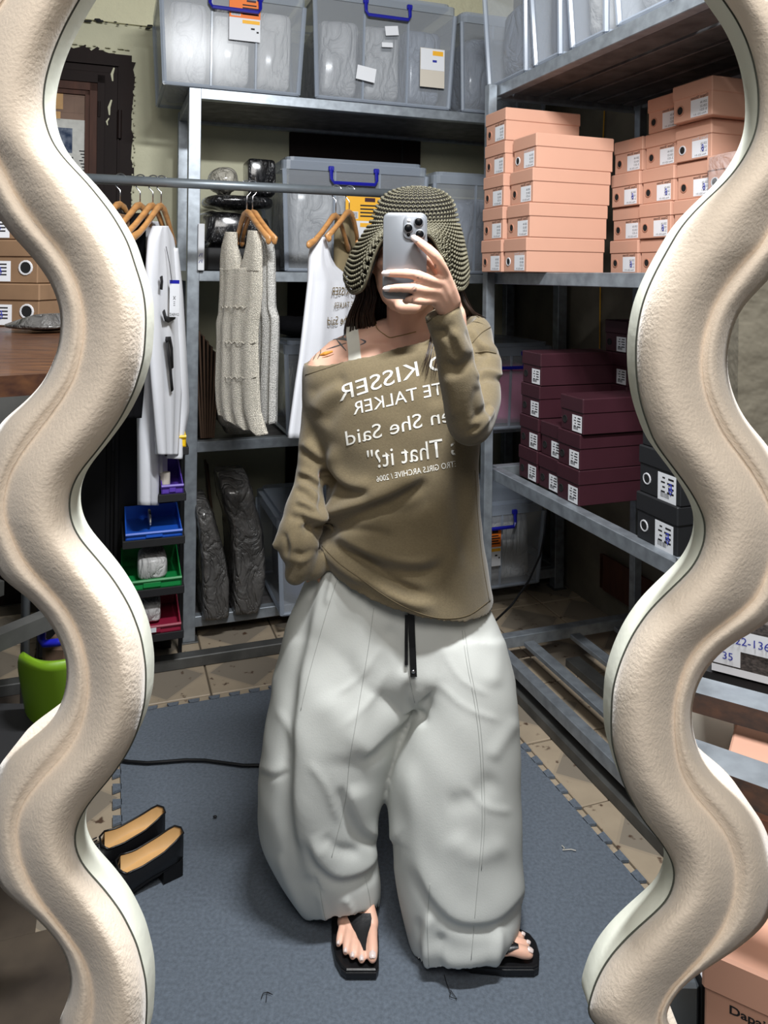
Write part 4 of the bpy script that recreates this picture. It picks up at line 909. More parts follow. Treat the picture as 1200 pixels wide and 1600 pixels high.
def qd(mb, c, e1, e3, x0, x1, z0, z1, d0, d1):
    nn = np.cross(e1, e3); vs = [np.array(c) + e1 * x + e3 * z + nn * d for d in (d0, d1) for x, z in ((x0, z0), (x1, z0), (x1, z1), (x0, z1))]
    return mb.add(vs, [(3, 2, 1, 0), (4, 5, 6, 7), (0, 1, 5, 4), (1, 2, 6, 5), (2, 3, 7, 6), (3, 0, 4, 7)])
part('tag_string', mb, M['ink'], r, True, world=True)
mb = MB(); mb.mi = 0; qd(mb, tq, e1, e3, -.017, .017, -.062, .062, 0, .001); mb.mi = 1; qd(mb, tq, e1, e3, -.017, .017, .050, .062, .001, .0015)
mb.mi = 2; nn = np.cross(e1, e3)
flat_text(mb, 'DIVBAZ', .009, tq + e1 * -.016 - e3 * .058 + nn * .0018, e1, e3, True, .032)
for s in (-1, 1): mb.tube([tq + e1 * (-.004 * s) + e3 * .008 + nn * .0015, tq + e1 * (.004 * s) - e3 * .004 + nn * .0015], .0008, 4)
for k in range(3): qd(mb, tq, e1, e3, -.003, .003, -.012 - .006 * k, -.0105 - .006 * k, .001, .0016)
part('swing_tag', mb, [M['white_card'], M['blue'], M['ink']], r, world=True, label='white swing tag with a blue top')
# crochet dresses
hanger(386, (.5, -.85), 'wooden hanger in the cream crochet dress', half=.155, drop=.10, neck=.085)
hanger(395, (.5, -.85), 'wooden hanger in the white crochet dress', half=.155, drop=.10, neck=.085)
def knit(mb, pl, rows, **k): return cloth(mb, pl, rows, .022, .007, 7, m=70, **k)
pl = Plane_(386, (.6, -.8)); r = thing('crochet_dress', 'cream crochet sleeveless dress with a deep V neck on the rail', 'dress', pl.at(380, 690), 0, gw)
mb = MB(); knit(mb, pl, [(418, 346, 418, 408), (450, 346, 450, 408), (490, 344, 490, 404), (503, 341, 503, 402), (530, 342, 530, 400), (600, 340, 600, 402), (630, 342, 642, 404), (650, 346, 682, 416)], seed=11, n=40, fringe=.006)
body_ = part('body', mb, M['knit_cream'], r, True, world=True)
mb = MB(); cloth(mb, pl, [(362, 357, 366), (385, 350, 368), (402, 347, 374), (424, 346, 379)], .02, .003, 3, seed=12, n=18); part('strap', mb, M['knit_cream'], r, True, world=True)
mb = MB(); cloth(mb, pl, [(360, 392, 404), (380, 389, 407), (402, 384, 408), (424, 377, 408)], .02, .003, 3, seed=13, n=18); part('strap', mb, M['knit_cream'], r, True, world=True)
mb = MB()
for y0, am in ((478, 6), (533, 6), (588, 5)):                       # scalloped ridges worked across the dress
    for k in range(7):
        pts = [pl.at(345 + 8.2 * k + 8.2 * t, y0 + .6 * am * math.sin(math.pi * t) ** 2) + pl.n * (.004 + .023 * max(0, math.sin(math.pi * (k + t) / 7)) ** .7) for t in np.linspace(0, 1, 9)]; mb.tube(pts, .0019, 5)
    part('scallop_row', mb, M['knit_cream'], r, True, world=True); mb = MB()
pl = Plane_(399, (.6, -.8), .03); r = thing('crochet_dress', 'white crochet dress tucked behind the cream one', 'dress', pl.at(420, 662), 0, gw)
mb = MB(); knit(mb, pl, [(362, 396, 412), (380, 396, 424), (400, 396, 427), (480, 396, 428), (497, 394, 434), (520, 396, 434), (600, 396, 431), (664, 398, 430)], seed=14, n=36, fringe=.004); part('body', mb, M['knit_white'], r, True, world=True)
# tee and olive top
axT = (.3, .95)
hanger(525, axT, 'wooden hanger holding the printed white tee', half=.19, drop=.11, neck=.085)
pl = Plane_(545, axT, .09); mb = MB(); cloth(mb, pl, [(334, 530, 541), (360, 528, 552), (420, 527, 566), (480, 526, 570), (540, 530, 572)], .03, .008, 5, seed=15)
r = thing('olive_top', 'olive top hanging between the white tee and the hat', 'top', pl.at(550, 540), 0); part('body', mb, M['olive'], r, True, world=True)
hanger(546, axT, 'wooden hanger in the olive top, hidden by the hat', half=.15, drop=.10, neck=.07)
pl = Plane_(525, (.5, .86)); r = thing('white_tee', 'white tee with gold lettering hanging nearest the person', 'tee', pl.at(495, 690), 0, gw)
mb = MB(); cloth(mb, pl, [(370, 495, 503), (385, 489, 510), (402, 486, 515), (416, 485, 523), (428, 484, 538), (440, 483, 552), (500, 476, 556), (560, 469, 556), (600, 463, 552), (688, 451, 546)], .022, .007, 5, seed=16, m=64); part('body', mb, M['cotton'], r, True, world=True)
mb = MB()
for s, px, py, cap in (('BAD KISSER', 507, 461, .028), ('REMOTE TALKER', 511, 481, .020), ('When She Said', 501, 508, .030)):
    mb = MB(); flat_text(mb, s, cap, pl.at(px, py) + pl.n * .030, pl.ax if pl.ax[0] > 0 else -pl.ax, (0, 0, 1), True); part('print_line', mb, M['gold'], r, world=True)


# ================================================================== SHOES, CABLES
def pump(lab, heel_px, f, loc_z=.012, src=None):
    q = PF(*heel_px, loc_z); rz = math.atan2(f[1], f[0])
    if src: return copy_thing(src, (q[0], q[1], loc_z), rz, lab)
    r = thing('pump_shoe', lab, 'shoe', (q[0], q[1], loc_z), rz, 'black pumps on the mat edge')
    L = .265; st = np.linspace(0, 1, 22); Wd = np.interp(st, [0, .06, .2, .45, .68, .85, .95, 1], [.012, .027, .033, .034, .043, .040, .028, .012])
    bot = np.interp(st, [0, .12, .3, .5, .65, 1], [.034, .034, .028, .012, .004, .006]); top = np.interp(st, [0, .05, .2, .4, .55, .7, .85, 1], [.092, .094, .076, .062, .062, .056, .040, .022])
    outer, inner, ins = [], [], []
    for s, w_, b_, t_ in zip(st, Wd, bot, top):
        x = s * L; ring = []; ri = []
        opening = s < .56
        ow = w_ * .92 if opening else w_ * .02
        pts = [(ow, t_)] + [(w_, b_ + (t_ - b_) * .6), (w_ * .97, b_ + .004), (w_ * .8, b_), (0, b_)]
        pts = pts + [(-y, z) for y, z in pts[:-1][::-1]]
        if not opening: pts[0] = (w_ * .05, t_); pts[-1] = (-w_ * .05, t_); pts[1] = (w_ * .96, b_ + (t_ - b_) * .62); pts[-2] = (-w_ * .96, b_ + (t_ - b_) * .62)
        outer.append([(x, y, z) for y, z in pts])
        if opening:
            w2 = max(.004, w_ - .004); ins.append([(x + .002, y, b_ + .010 + .004 * (y / w2) ** 2) for y in np.linspace(-w2 * .97, w2 * .97, 7)])
            inner.append([(x, ow * .97, t_), (x, w2 * .95, b_ + .008), (x, -w2 * .95, b_ + .008), (x, -ow * .97, t_)])
    mb = MB(); mb.loft(outer, True, True, closed=False); mb.grid([[p[0], p[-1]] for p in outer if p[0][0] > .55 * L])
    mb.add([outer[0][k] for k in range(9)], [tuple(range(9))]); part('upper', mb, M['leather'], r, True)
    mb = MB(); mb.loft(inner, False, False, closed=False); mb.grid([[p[1], p[2]] for p in inner]); part('lining', mb, M['insole'], r, True)
    mb = MB(); mb.grid(ins); part('insole', mb, M['insole'], r, True)
    rim = [np.array(o[0]) for o in outer if o[0][0] <= .56 * L]; rim2 = [np.array(o[-1]) for o in outer if o[0][0] <= .56 * L]
    mb = MB(); mb.tube(rim2[::-1] + rim, .0022, 6); mb.tube([rim[-1], rim[-1] + [.014, -.016, .001], rim2[-1] + [.014, .016, .001], rim2[-1]], .0026, 6); part('topline', mb, M['leather'], r, True)
    mb = MB(); mb.prism([(.004, -.024), (.052, -.029), (.058, 0), (.052, .029), (.004, .024), (-.002, 0)], 0, .036); part('heel', mb, M['black'], r)
    mb = MB(); mb.loft([[(s * L, y, b_ - .004 if s > .2 else b_) for y in (-w_ * .96, w_ * .96)] + [(s * L, y, b_ + .002) for y in (w_ * .96, -w_ * .96)] for s, w_, b_ in zip(st, Wd, bot)]); part('sole', mb, M['black'], r)
    mb = MB()
    for y in (-.5, -.25, .25, .5): mb.tube([(L * .60, .040 * y, .062), (L * .66, .042 * y, .059), (L * .72, .040 * y, .054)], .0016, 5)
    part('pleats', mb, M['leather'], r, True)
    return r
s1 = pump('black leather pump with tan insole, the nearer of the pair', (284, 1356), (-.86, -.51))
pump('black leather pump with tan insole, standing behind its mate', (256, 1322), (-.88, -.47), src=s1)
mb = MB(); mb.tube([PF(x, y, .0175) for x, y in ((150, 1180), (200, 1190), (230, 1192), (260, 1190), (290, 1187.5), (320, 1188), (350, 1192), (380, 1196), (420, 1196), (470, 1190))], .0048, 8); tag(part('cable', mb, M['black'], None, True), 'black power cable lying across the mat behind the trousers', 'cable')
mb = MB(); mb.tube([P(x, y, 3.02) for x, y in ((772, 972), (800, 945), (826, 908), (844, 868), (852, 830), (856, 790), (858, 745))], .0042, 7); tag(part('cable', mb, M['black'], None, True), 'black cable drooping beside the pale bottom bin', 'cable')
mb = MB(); mb.tube([RW(1.98, *b) for b in ((2.22, 1.13), (2.24, 1.22), (2.20, 1.29), (2.15, 1.34), (2.10, 1.36))], .005, 7); tag(part('cable', mb, M['black'], None, True), 'thick black cable arching behind the raised maroon box', 'cable')
mb = MB(); mb.tube([RW(2.052, PA(x, y, 2.052)[0], PA(x, y, 2.052)[1]) for x, y in ((945, 160), (941, 250), (938, 350), (938, 450), (937, 545))], .003, 6); tag(part('cable', mb, M['yellow_st'], None, True), 'thin yellow cable running down the side wall', 'cable')

# ================================================================== WHAT STANDS BEHIND THE MIRROR, SEEN PAST ITS FRAME
tz = P(30, 511, 1.9)[2]
tp = [(-1.05, .66), (-.452, 1.045), (-.43, 1.10), (-.90, 2.30), (-1.8, 2.30)]
r = thing('work_table', 'worktable with brown wood-grain top and dark steel edge beside the mirror', 'table', (-.9, 1.4, 0)); mb = MB(); mb.prism(tp, tz - .028, tz); part('tabletop', mb, M['table'], r, world=True)
mb = MB(); d = np.array(tp[1]) - np.array(tp[0]); nn_ = np.array([d[1], -d[0]]) / np.linalg.norm(d)
for p0, p1 in ((tp[0], tp[1]), (tp[2], tp[3])):
    e = np.array(p1) - np.array(p0); e /= np.linalg.norm(e); q = np.array([-e[1], e[0]]) * .03; a, b = np.array(p0) + e * .01, np.array(p1) - e * .02
    mb.prism([tuple(a), tuple(b), tuple(b + q), tuple(a + q)], tz - .075, tz - .028)
part('edge_frame', mb, M['steel_dark'], r, world=True)
for x, y in ((-1.02, .76), (-1.3, 2.2), (-1.7, 2.2)): mb = MB(); mb.bbox(x, x + .035, y, y + .035, .002, tz - .03, .002); part('leg', mb, M['steel_dark'], r, world=True)
kz = math.pi / 2 - math.radians(7)
gk2 = 'kraft shoe boxes on the worktable'
kc = P(10, 511, 1.9)
KH = .108
for k in range(3): make_box('kraft', .30, .172, KH, f'kraft shoe box with white eyelet, {("bottom", "middle", "top")[k]} of the nearer table stack', gk2, (kc[0] - .004 * k, kc[1], tz + k * KH), kz, ring='white', scr=True, lidh=KH * .40, mirror=False)
kc2 = P(52, 500, 2.12)
for k in range(3): make_box('kraft', .30, .172, KH, f'kraft shoe box with white eyelet, {("bottom", "middle", "top")[k]} of the rear table stack', gk2, (kc2[0] + .02, kc2[1] + .08, tz + k * KH), kz, ring='white', scr=True, lidh=KH * .40, mirror=False)
mb = lumpy(-.085, .085, -.09, .09, 0, .028, .012, 3, 14, .7); q = P(88, 514, 1.78)
V = np.array(mb.v); V[:, 2] += .022 * np.exp(-((V[:, 0] - .04) / .06) ** 2) * (V[:, 2] > .02); mb.v = [tuple(p) for p in V]
r = thing('plastic_bag', 'flat grey plastic bag slumped on the worktable by the kraft boxes', 'bag', (q[0] - .02, q[1] + .0, tz + .001), -.3); part('bag', mb, M['bag_smoke'], r, True)
# lower left: bar, bin handle, green chair
def flatbar(pts, w_, h_, m, nm, lab, cat):
    a, b = np.array(pts[0]), np.array(pts[1]); e = (b - a); e[2] = 0; e /= np.linalg.norm(e); s = np.array([-e[1], e[0], 0]) * w_; u = np.array([0, 0, h_])
    mb = MB(); vs = [a, b, b + s, a + s, a - u, b - u, b + s - u, a + s - u]
    mb.add(vs, [(0, 1, 2, 3), (7, 6, 5, 4), (4, 5, 1, 0), (5, 6, 2, 1), (6, 7, 3, 2), (7, 4, 0, 3)]); return tag(part(nm, mb, m), lab, cat)
def fixz(px, py, z): 
    r = ray(px, py); return CAM + r * ((z - H) / r[2])
zq = .82
lr = thing('metal_rack', 'old grey steel rack under the worktable beside the green chair', 'rack', fixz(50, 968, zq) * [1, 1, 0]); 
a, b = fixz(-90, 1030, zq), fixz(112, 946, zq); e = (b - a) / np.linalg.norm(b - a); s = np.array([-e[1], e[0], 0])
for off, w_ in ((0, .03), (.22, .03)):
    mb = MB(); p = a + s * off; q = b + s * off; vs = [p, q, q + s * w_, p + s * w_]; mb.add(vs + [v - np.array([0, 0, .03]) for v in vs], [(0, 1, 2, 3), (7, 6, 5, 4), (4, 5, 1, 0), (5, 6, 2, 1), (6, 7, 3, 2), (7, 4, 0, 3)]); part('rail', mb, M['steel_dark'], lr, world=True)
for p in (a, a + s * .22 - e * .25):
    mb = MB(); mb.box(p[0] - .012, p[0] + .012, p[1] - .012 + .02, p[1] + .012 + .02, .003, zq - .02); part('post', mb, M['steel_dark'], lr, world=True)
q = P(107, 1000, 1.50) - np.array([0, .35, 0])
r = thing('crate', 'dark crate with a blue handle under the worktable', 'crate', (q[0], q[1] + .35, 0)); mb = MB(); mb.bbox(-.055, .0, 0, .22, .655, .74, .01); part('body', mb, M['card_brown'], r)
hq = P(80, 1000, q[1] + .33); mb = MB(); mb.tube([P(66, 975, q[1] + .335), P(65, 998, q[1] + .325), P(70, 1006, q[1] + .32), P(90, 1004, q[1] + .32), P(104, 1000, q[1] + .32)], .008, 6); part('handle', mb, M['blue'], r, True, world=True)
mb = MB(); mb.box(q[0] - .7, q[0] + .002, q[1] - .02, q[1] + .3, .63, .653); part('shelf_board', mb, M['dark'], lr, world=True)
# green chair
cD = 1.36; r = thing('plastic_chair', 'lime green plastic chair beside the wavy frame', 'chair', (P(60, 1100, cD)[0] - .12, cD, 0))
A = []
xl, xr = P(14, 1100, cD)[0], P(150, 1100, cD)[0]; zt_, zb_ = P(60, 1024, cD)[2], P(60, 1166, cD)[2] - .04
nx, nz = 16, 12
front, back = [], []
for j in range(nz + 1):
    v = j / nz; row = []; rb = []
    for i in range(nx + 1):
        u = i / nx * 2 - 1; ins = (1 - abs(2 * v - 1) ** 4) ; wu = (xr - xl) / 2 * (1 - .10 * (abs(2 * v - 1)) ** 6)
        x = (xl + xr) / 2 + u * wu; z = zb_ + (zt_ - zb_) * v - .010 * (u ** 6) * (1 if v > .5 else -1) * abs(2 * v - 1); y = cD + .05 * u * u - .06 * (v - .5)
        row.append((x, y, z)); rb.append((x, y + .012, z))
    front.append(row); back.append(rb)
mb = MB(); ring = []
for row, rb in zip(front, back): ring.append(row + rb[::-1])
mb.loft(ring); part('backrest', mb, M['green_pl'], r, True, world=True)
mb = MB(); mb.rbox(xl - .40, xl + .006, cD - .20, cD + .16, .435, .455, .05); part('seat', mb, M['green_pl'], r, world=True)
for x, y in ((xl - .36, cD - .16), (xl - .36, cD + .10), (xl - .09, cD - .15), (xl - .09, cD + .11)): mb = MB(); mb.tube([(x - .01, y, .003), (x, y, .437)], [.016, .02], 8); part('leg', mb, M['green_pl'], r, True, world=True)
for x in (xl + .03, xl + .06): mb = MB(); mb.tube([(x - .045, cD + .08, .44), (x, cD + .05, zb_ + .05)], .012, 8); part('support', mb, M['green_pl'], r, True, world=True)
# right side rack behind the mirror
def realrail(p0, p1, D0, dep, hgt, nm_, parent):
    z = P(*p0, D0)[2]; a = P(*p0, D0); b = fixz(*p1, z); e = (b - a) / np.linalg.norm(b - a); b = a + e * .42; a = a - e * .06; s = np.array([-e[1], e[0], 0]); s = s if s[1] > 0 else -s
    vs = [a, b, b + s * dep, a + s * dep]; mb = MB(); mb.mi = 0; mb.add(vs, [(0, 1, 2, 3)]); vs2 = [v - np.array([0, 0, hgt]) for v in vs]
    mb.mi = 1; o = len(mb.v); mb.add(vs + vs2, [(7, 6, 5, 4), (4, 5, 1, 0), (5, 6, 2, 1), (6, 7, 3, 2), (7, 4, 0, 3)]); part(nm_, mb, [M['steel'], M['rust']], parent, world=True); return a, b, e, s, z
rr_ = thing('metal_rack', 'galvanised rack with rusty rail sides behind the mirror edge', 'rack', (.62, 1.0, 0))
a1_, b1_, e1_, s1_, z1_ = realrail((1087, 1082), (1200, 1113), .98, .045, .026, 'rail', rr_)
a2_, b2_, e2_, s2_, z2_ = realrail((1100, 1197), (1200, 1233), .90, .050, .030, 'rail', rr_)
for p in (b1_ - e1_ * .02, b1_ + s1_ * .30 - e1_ * .02): mb = MB(); mb.box(p[0], p[0] + .035, p[1], p[1] + .035, .003, 1.25); part('post', mb, M['steel'], rr_, world=True)
for p in (a1_ + s1_ * .30,): mb = MB(); mb.box(p[0] - .01, p[0] + .02, p[1], p[1] + .03, .003, 1.0); part('post', mb, M['steel'], rr_, world=True)
# printed carton with handwriting above the rail
cz = P(1118, 1046, 1.06)[2]; a = P(1112, 1046, 1.06); e = e1_; s = s1_; ch = .078
def boxe(mb, a, e, s, L, W, h):
    vs = [a, a + e * L, a + e * L + s * W, a + s * W]; u = np.array([0, 0, h]); return mb.add(vs + [v + u for v in vs], [(3, 2, 1, 0), (4, 5, 6, 7), (0, 1, 5, 4), (1, 2, 6, 5), (2, 3, 7, 6), (3, 0, 4, 7)])
r = thing('carton', 'grey printed carton with handwritten numbers behind the frame edge', 'carton', a); mb = MB(); boxe(mb, a, e, s, .36, .2, ch); part('body', mb, M['carton'], r, world=True)
u3 = np.array([0, 0, 1.])
def face_quad(mb, a, e, s, x0, x1, z0, z1, d): 
    p = a - s * d; vs = [p + e * x0 + u3 * z0, p + e * x1 + u3 * z0, p + e * x1 + u3 * z1, p + e * x0 + u3 * z1]; return mb.add(vs + [v + s * d * .8 for v in vs], [(0, 1, 2, 3), (4, 0, 3, 7), (1, 5, 6, 2)])
mb = MB(); mb.mi = 0; face_quad(mb, a, e, s, .0, .32, .034, .062, .001); face_quad(mb, a, e, s, 0, .036, .012, .034, .001)
mb.mi = 0; face_quad(mb, a, e, s, 0, .32, .0, .010, .001)
part('label', mb, M['white_card'], r, world=True)
mb = MB(); flat_text(mb, '222-1362', .0105, a - s * .0025 + e * .022 + u3 * .044, e, u3); flat_text(mb, '35', .0100, a - s * .0025 + e * .014 + u3 * .020, e, u3); part('handwriting', mb, M['blue_ink'], r, world=True)
mb = MB(); mb.mi = 0; boxe(mb, a - u3 * .022 + e * -.02, e, s, .42, .22, .018); part('shelf_board', mb, M['dark'], rr_, world=True)
# cream plastic box between the rails
a = P(1078, 1190, 1.10); r = thing('plastic_box', 'cream plastic box standing between the rusty rails', 'box', a); mb = MB()
boxe(mb, a, e, s, .052, .1, .062); part('body', mb, M['cream_box'], r, world=True); mb = MB(); boxe(mb, a - e * .003 - s * .003 + u3 * .030, e, s, .060, .106, .045); part('lid', mb, M['cream_box'], r, world=True)
mb = MB(); boxe(mb, a - e * .03 - s * .01 - u3 * .012, e, s, .4, .12, .012); part('shelf_board', mb, M['dark'], rr_, world=True)
# peach boxes low on that side
ang = math.atan2(e[1], e[0]); 
def real_peach(px, py, D, L, W, h, lh, lab, txt=False):
    a = P(px, py, D); r = thing('shoe_box', lab, 'shoe box', a, ang, 'peach shoe boxes behind the mirror'); mb = MB(); mb.bbox(.003, L - .003, .003, W, 0, h - lh * .3, .002); part('box_body', mb, M['peach'], r)
    mb = MB(); mb.bbox(0, L, 0, W, h - lh, h, .003); part('lid', mb, M['peach'], r)
    if txt: mb = MB(); flat_text(mb, 'Dapai Shoes', .0095, (.030, .0024, h - lh - .016), (1, 0, 0), (0, 0, 1), False, .082, .022); part('print', mb, M['ink'], r)
    return r
real_peach(1095, 1640, .90, .32, .2, .118, .046, 'peach shoe box with black brand lettering, beneath the plain one', True)
z0 = P(1095, 1640, .90)[2] + .118; q = P(1130, 1455, .99); 
real_peach(1128, 430 + (H - z0) / .98 * 1200, .98, .32, .18, .155, .05, 'plain peach shoe box stacked behind the wavy edge')
mb = MB(); q = P(1040, 1700, .97); r = thing('steel_panel', 'glossy grey panel with a dark edge beside the lettered peach box', 'panel', (q[0], q[1], q[2])); mb.bbox(0, .042, 0, .03, 0, .13, .004); part('panel', mb, M['pipe'], r); mb = MB(); mb.bbox(.042, .047, -.004, .03, 0, .135, .001); part('dark_edge', mb, M['black'], r); mb = MB(); mb.bbox(.047, .053, -.004, .03, 0, .135, .001); part('white_edge', mb, M['white_card'], r)
zsh = min(P(1095, 1640, .90)[2], q[2]) - .002
mb = MB(); qq = P(1060, 1700, .93); mb.box(.362, qq[0] + .5, .86, 1.0, zsh - .03, zsh); part('shelf_board', mb, M['dark'], rr_, world=True)

# ================================================================== THE PERSON
def voxel_union(mb, vox):
    me = mesh_from('tmp', mb.v, mb.f, []); o = bpy.data.objects.new('tmp', me); COL.objects.link(o)
    bm = bmesh.new(); bm.from_mesh(me); bmesh.ops.recalc_face_normals(bm, faces=bm.faces); bm.to_mesh(me); bm.free()
    md = o.modifiers.new('r', 'REMESH'); md.mode = 'VOXEL'; md.voxel_size = vox; md.adaptivity = 0
    dg = bpy.context.evaluated_depsgraph_get(); ev = o.evaluated_get(dg); m2 = ev.to_mesh()
    V = np.empty(len(m2.vertices) * 3); m2.vertices.foreach_get('co', V); V = V.reshape(-1, 3)
    Fq = np.array([tuple(p.vertices) for p in m2.polygons]); ev.to_mesh_clear(); bpy.data.objects.remove(o); bpy.data.meshes.remove(me); return V, Fq
def edges_of(Fq):
    e = np.concatenate([Fq[:, [k, (k + 1) % Fq.shape[1]]] for k in range(Fq.shape[1])]); e.sort(1); return np.unique(e, axis=0)
def smooth(V, E, it=3, lam=.5, keep=None):
    n = len(V); deg = np.bincount(E.ravel(), minlength=n)[:, None].clip(1)
    for _ in range(it):
        S = np.stack([np.bincount(E[:, 0], V[E[:, 1], k], n) + np.bincount(E[:, 1], V[E[:, 0], k], n) for k in range(3)], 1)
        D = (S / deg - V) * lam; V = V + (D if keep is None else D * keep[:, None])
    return V
def normals(V, Fq):
    d1 = V[Fq[:, 2]] - V[Fq[:, 0]]; d2 = V[Fq[:, -1]] - V[Fq[:, 1]]; fn = np.cross(d1, d2); N = np.zeros_like(V)
    for k in range(Fq.shape[1]):
        for c in range(3): N[:, c] += np.bincount(Fq[:, k], fn[:, c], len(V))
    return N / (np.linalg.norm(N, axis=1)[:, None] + 1e-12)
def seg_dist(px, py, pts):
    """distance to a picture-space polyline, signed side, and the run along it 0..1"""
    pts = np.array(pts, float); L = np.r_[0, np.cumsum(np.hypot(*np.diff(pts, axis=0).T))]; best = np.full(len(px), 1e9); run = np.zeros(len(px)); sd = np.zeros(len(px))
    for k in range(len(pts) - 1):
        a, b = pts[k], pts[k + 1]; d = b - a; l2 = d @ d; t = np.clip(((px - a[0]) * d[0] + (py - a[1]) * d[1]) / l2, 0, 1)
        ex, ey = px - a[0] - t * d[0], py - a[1] - t * d[1]; q = np.hypot(ex, ey); m = q < best
        best[m] = q[m]; run[m] = ((L[k] + t * math.sqrt(l2)) / L[-1])[m]; sd[m] = np.sign(d[0] * ey - d[1] * ex)[m]
    return best, sd, run
def spline(pts, n=24):
    p = np.array(pts, float); t = np.r_[0, np.cumsum(np.linalg.norm(np.diff(p, axis=0), axis=1))]; q = np.linspace(0, t[-1], n)
    if len(p) < 3: return np.stack([np.interp(q, t, p[:, k]) for k in range(p.shape[1])], 1)
    m = np.gradient(p, t, axis=0); i = np.clip(np.searchsorted(t, q) - 1, 0, len(p) - 2); h = (t[i + 1] - t[i])[:, None]; s = ((q - t[i])[:, None]) / h
    return (2 * s**3 - 3 * s**2 + 1) * p[i] + (s**3 - 2 * s**2 + s) * h * m[i] + (-2 * s**3 + 3 * s**2) * p[i + 1] + (s**3 - s**2) * h * m[i + 1]
def folds(V, Fq, strokes, it=1):
    """presses soft folds into the cloth: each (points, width px, height mm, kind, drange)"""
    N = normals(V, Fq); px, py = proj(V); fr = np.clip((-N[:, 1] + .15) * 1.6, 0, 1); disp = np.zeros(len(V))
    for st in strokes:
        pts, w_, amp = st[:3]; kind = st[3] if len(st) > 3 else 'r'; dr = st[4] if len(st) > 4 else None; ends = st[5] if len(st) > 5 else (.0, .0)
        d, sd, run = seg_dist(px, py, spline(pts, 20)); g = np.exp(-(d / w_) ** 2)
        if kind == 'o':                                              # slow swell that ends in an overhang, trough beyond it
            x = d * sd; g = np.where(x < 0, np.exp(-(x / (3.2 * w_)) ** 2), np.exp(-(x / (.8 * w_)) ** 2)) - .75 * np.exp(-((x - 1.9 * w_) / (1.0 * w_)) ** 2)
        if kind == 's': g = np.exp(-(d / w_) ** 2) - .9 * np.exp(-((d * sd - w_ * 1.25) / (w_ * .8)) ** 2)     # ridge with a trough on its one side
        if kind == 'z': g = np.exp(-(d / w_) ** 2) - .9 * np.exp(-((d * sd + w_ * 1.25) / (w_ * .8)) ** 2)
        tp = np.clip(np.minimum((run + ends[0]) / .22, (1 - run + ends[1]) / .22), 0, 1); tp = tp * tp * (3 - 2 * tp)
        m = fr * g * tp * amp / 1000.
        if dr: m = m * ((V[:, 1] > dr[0]) & (V[:, 1] < dr[1]))
        disp += m
    return V + N * disp[:, None]
def build_np(name, V, Fq, mats, parent, smooth_=True, ink=None, label=None):
    l, r = base_of(parent); me = bpy.data.meshes.new(name); me.vertices.add(len(V)); me.vertices.foreach_set('co', (V - l).astype(np.float32).ravel())
    k = Fq.shape[1]; me.loops.add(Fq.size); me.loops.foreach_set('vertex_index', Fq.astype(np.int32).ravel()); me.polygons.add(len(Fq)); me.polygons.foreach_set('loop_start', np.arange(0, Fq.size, k, dtype=np.int32))
    me.update(calc_edges=True); me.polygons.foreach_set('use_smooth', [smooth_] * len(Fq)); me.materials.append(mats)
    if ink is not None:
        at = me.attributes.new('ink', 'FLOAT_COLOR', 'POINT'); at.data.foreach_set('color', ink.astype(np.float32).ravel())
    me.validate(); o = bpy.data.objects.new(name, me); COL.objects.link(o); o.parent = parent; return tag(o, label)
def bvh_of(V, Fq): return BVHTree.FromPolygons([tuple(p) for p in V], [tuple(f) for f in Fq])
def hit(bvh, px, py, off=.0):
    r = ray(px, py); r = r / np.linalg.norm(r); h = bvh.ray_cast(Vector(CAM), Vector(r))
    if h[0] is None: return None
    n = np.array(h[1]); n = n if n @ r < 0 else -n; return np.array(h[0]) + n * off
def conform(mb, bvh, pts, rad, off=.0005, n=40, sides=5):
    run = []
    for x, y in spline(pts, n):
        q = hit(bvh, x, y, off)
        if q is not None and (not run or np.linalg.norm(q - run[-1]) < .05): run.append(q)
    if len(run) > 2: mb.tube(run, rad, sides)

def sew(bvh, m, pts, rad):
    mb = MB(); conform(mb, bvh, pts, rad, .0002)
    if mb.v: part('seam', mb, M[m], person, True, world=True)

person = thing('person', 'person in bucket hat, off-shoulder olive brown top and wide pale trousers taking a mirror photo', 'person', (.03, 1.72, .012))
BD = 1.74
# ---- body: one continuous surface -------------------------------------------------
B = MB()
HC = P(636, 405, 1.685)
prof = [(-.116, .016, .022, -.058), (-.107, .034, .038, -.050), (-.090, .050, .058, -.036), (-.066, .060, .074, -.018), (-.035, .066, .086, -.004), (.0, .071, .094, .004), (.035, .073, .098, .008), (.065, .070, .094, .012), (.090, .058, .076, .014), (.105, .036, .05, .014)]
rs = []
for dz, hw, hd, yo in prof:
    ring = []
    for k in range(28):
        a = 2 * math.pi * k / 28; fx = math.copysign(abs(math.cos(a)) ** .9, math.cos(a)); fy = math.copysign(abs(math.sin(a)) ** .9, math.sin(a))
        ring.append(HC + np.array([hw * 1.07 * fx, yo + hd * fy, dz]))
    rs.append(ring)
B.loft(rs)
def hp(x, y, z): return HC + np.array([x, y, z])
B.tube([hp(0, -.090, .022), hp(0, -.101, .0), hp(0, -.112, -.022), hp(0, -.104, -.030)], [.007, .009, .0115, .010], 8, 'round')
for s in (-1, 1):
    B.sphere(hp(.010 * s, -.099, -.028), .008, 8, 6)
    B.tube([hp(.018 * s, -.092, .030), hp(.036 * s, -.086, .033), hp(.054 * s, -.070, .026)], [.007, .008, .006], 8, 'round')
    B.tube([hp(.022 * s, -.088, -.004), hp(.040 * s, -.079, -.012), hp(.056 * s, -.058, -.010)], [.010, .013, .012], 8, 'round')
    B.tube([hp(.072 * s, .0, .026), hp(.082 * s, .012, .024), hp(.084 * s, .014, .0), hp(.076 * s, .004, -.026)], [.007, .009, .009, .007], 8, 'round', flat=(1, .6), up=(1, 0, 0))
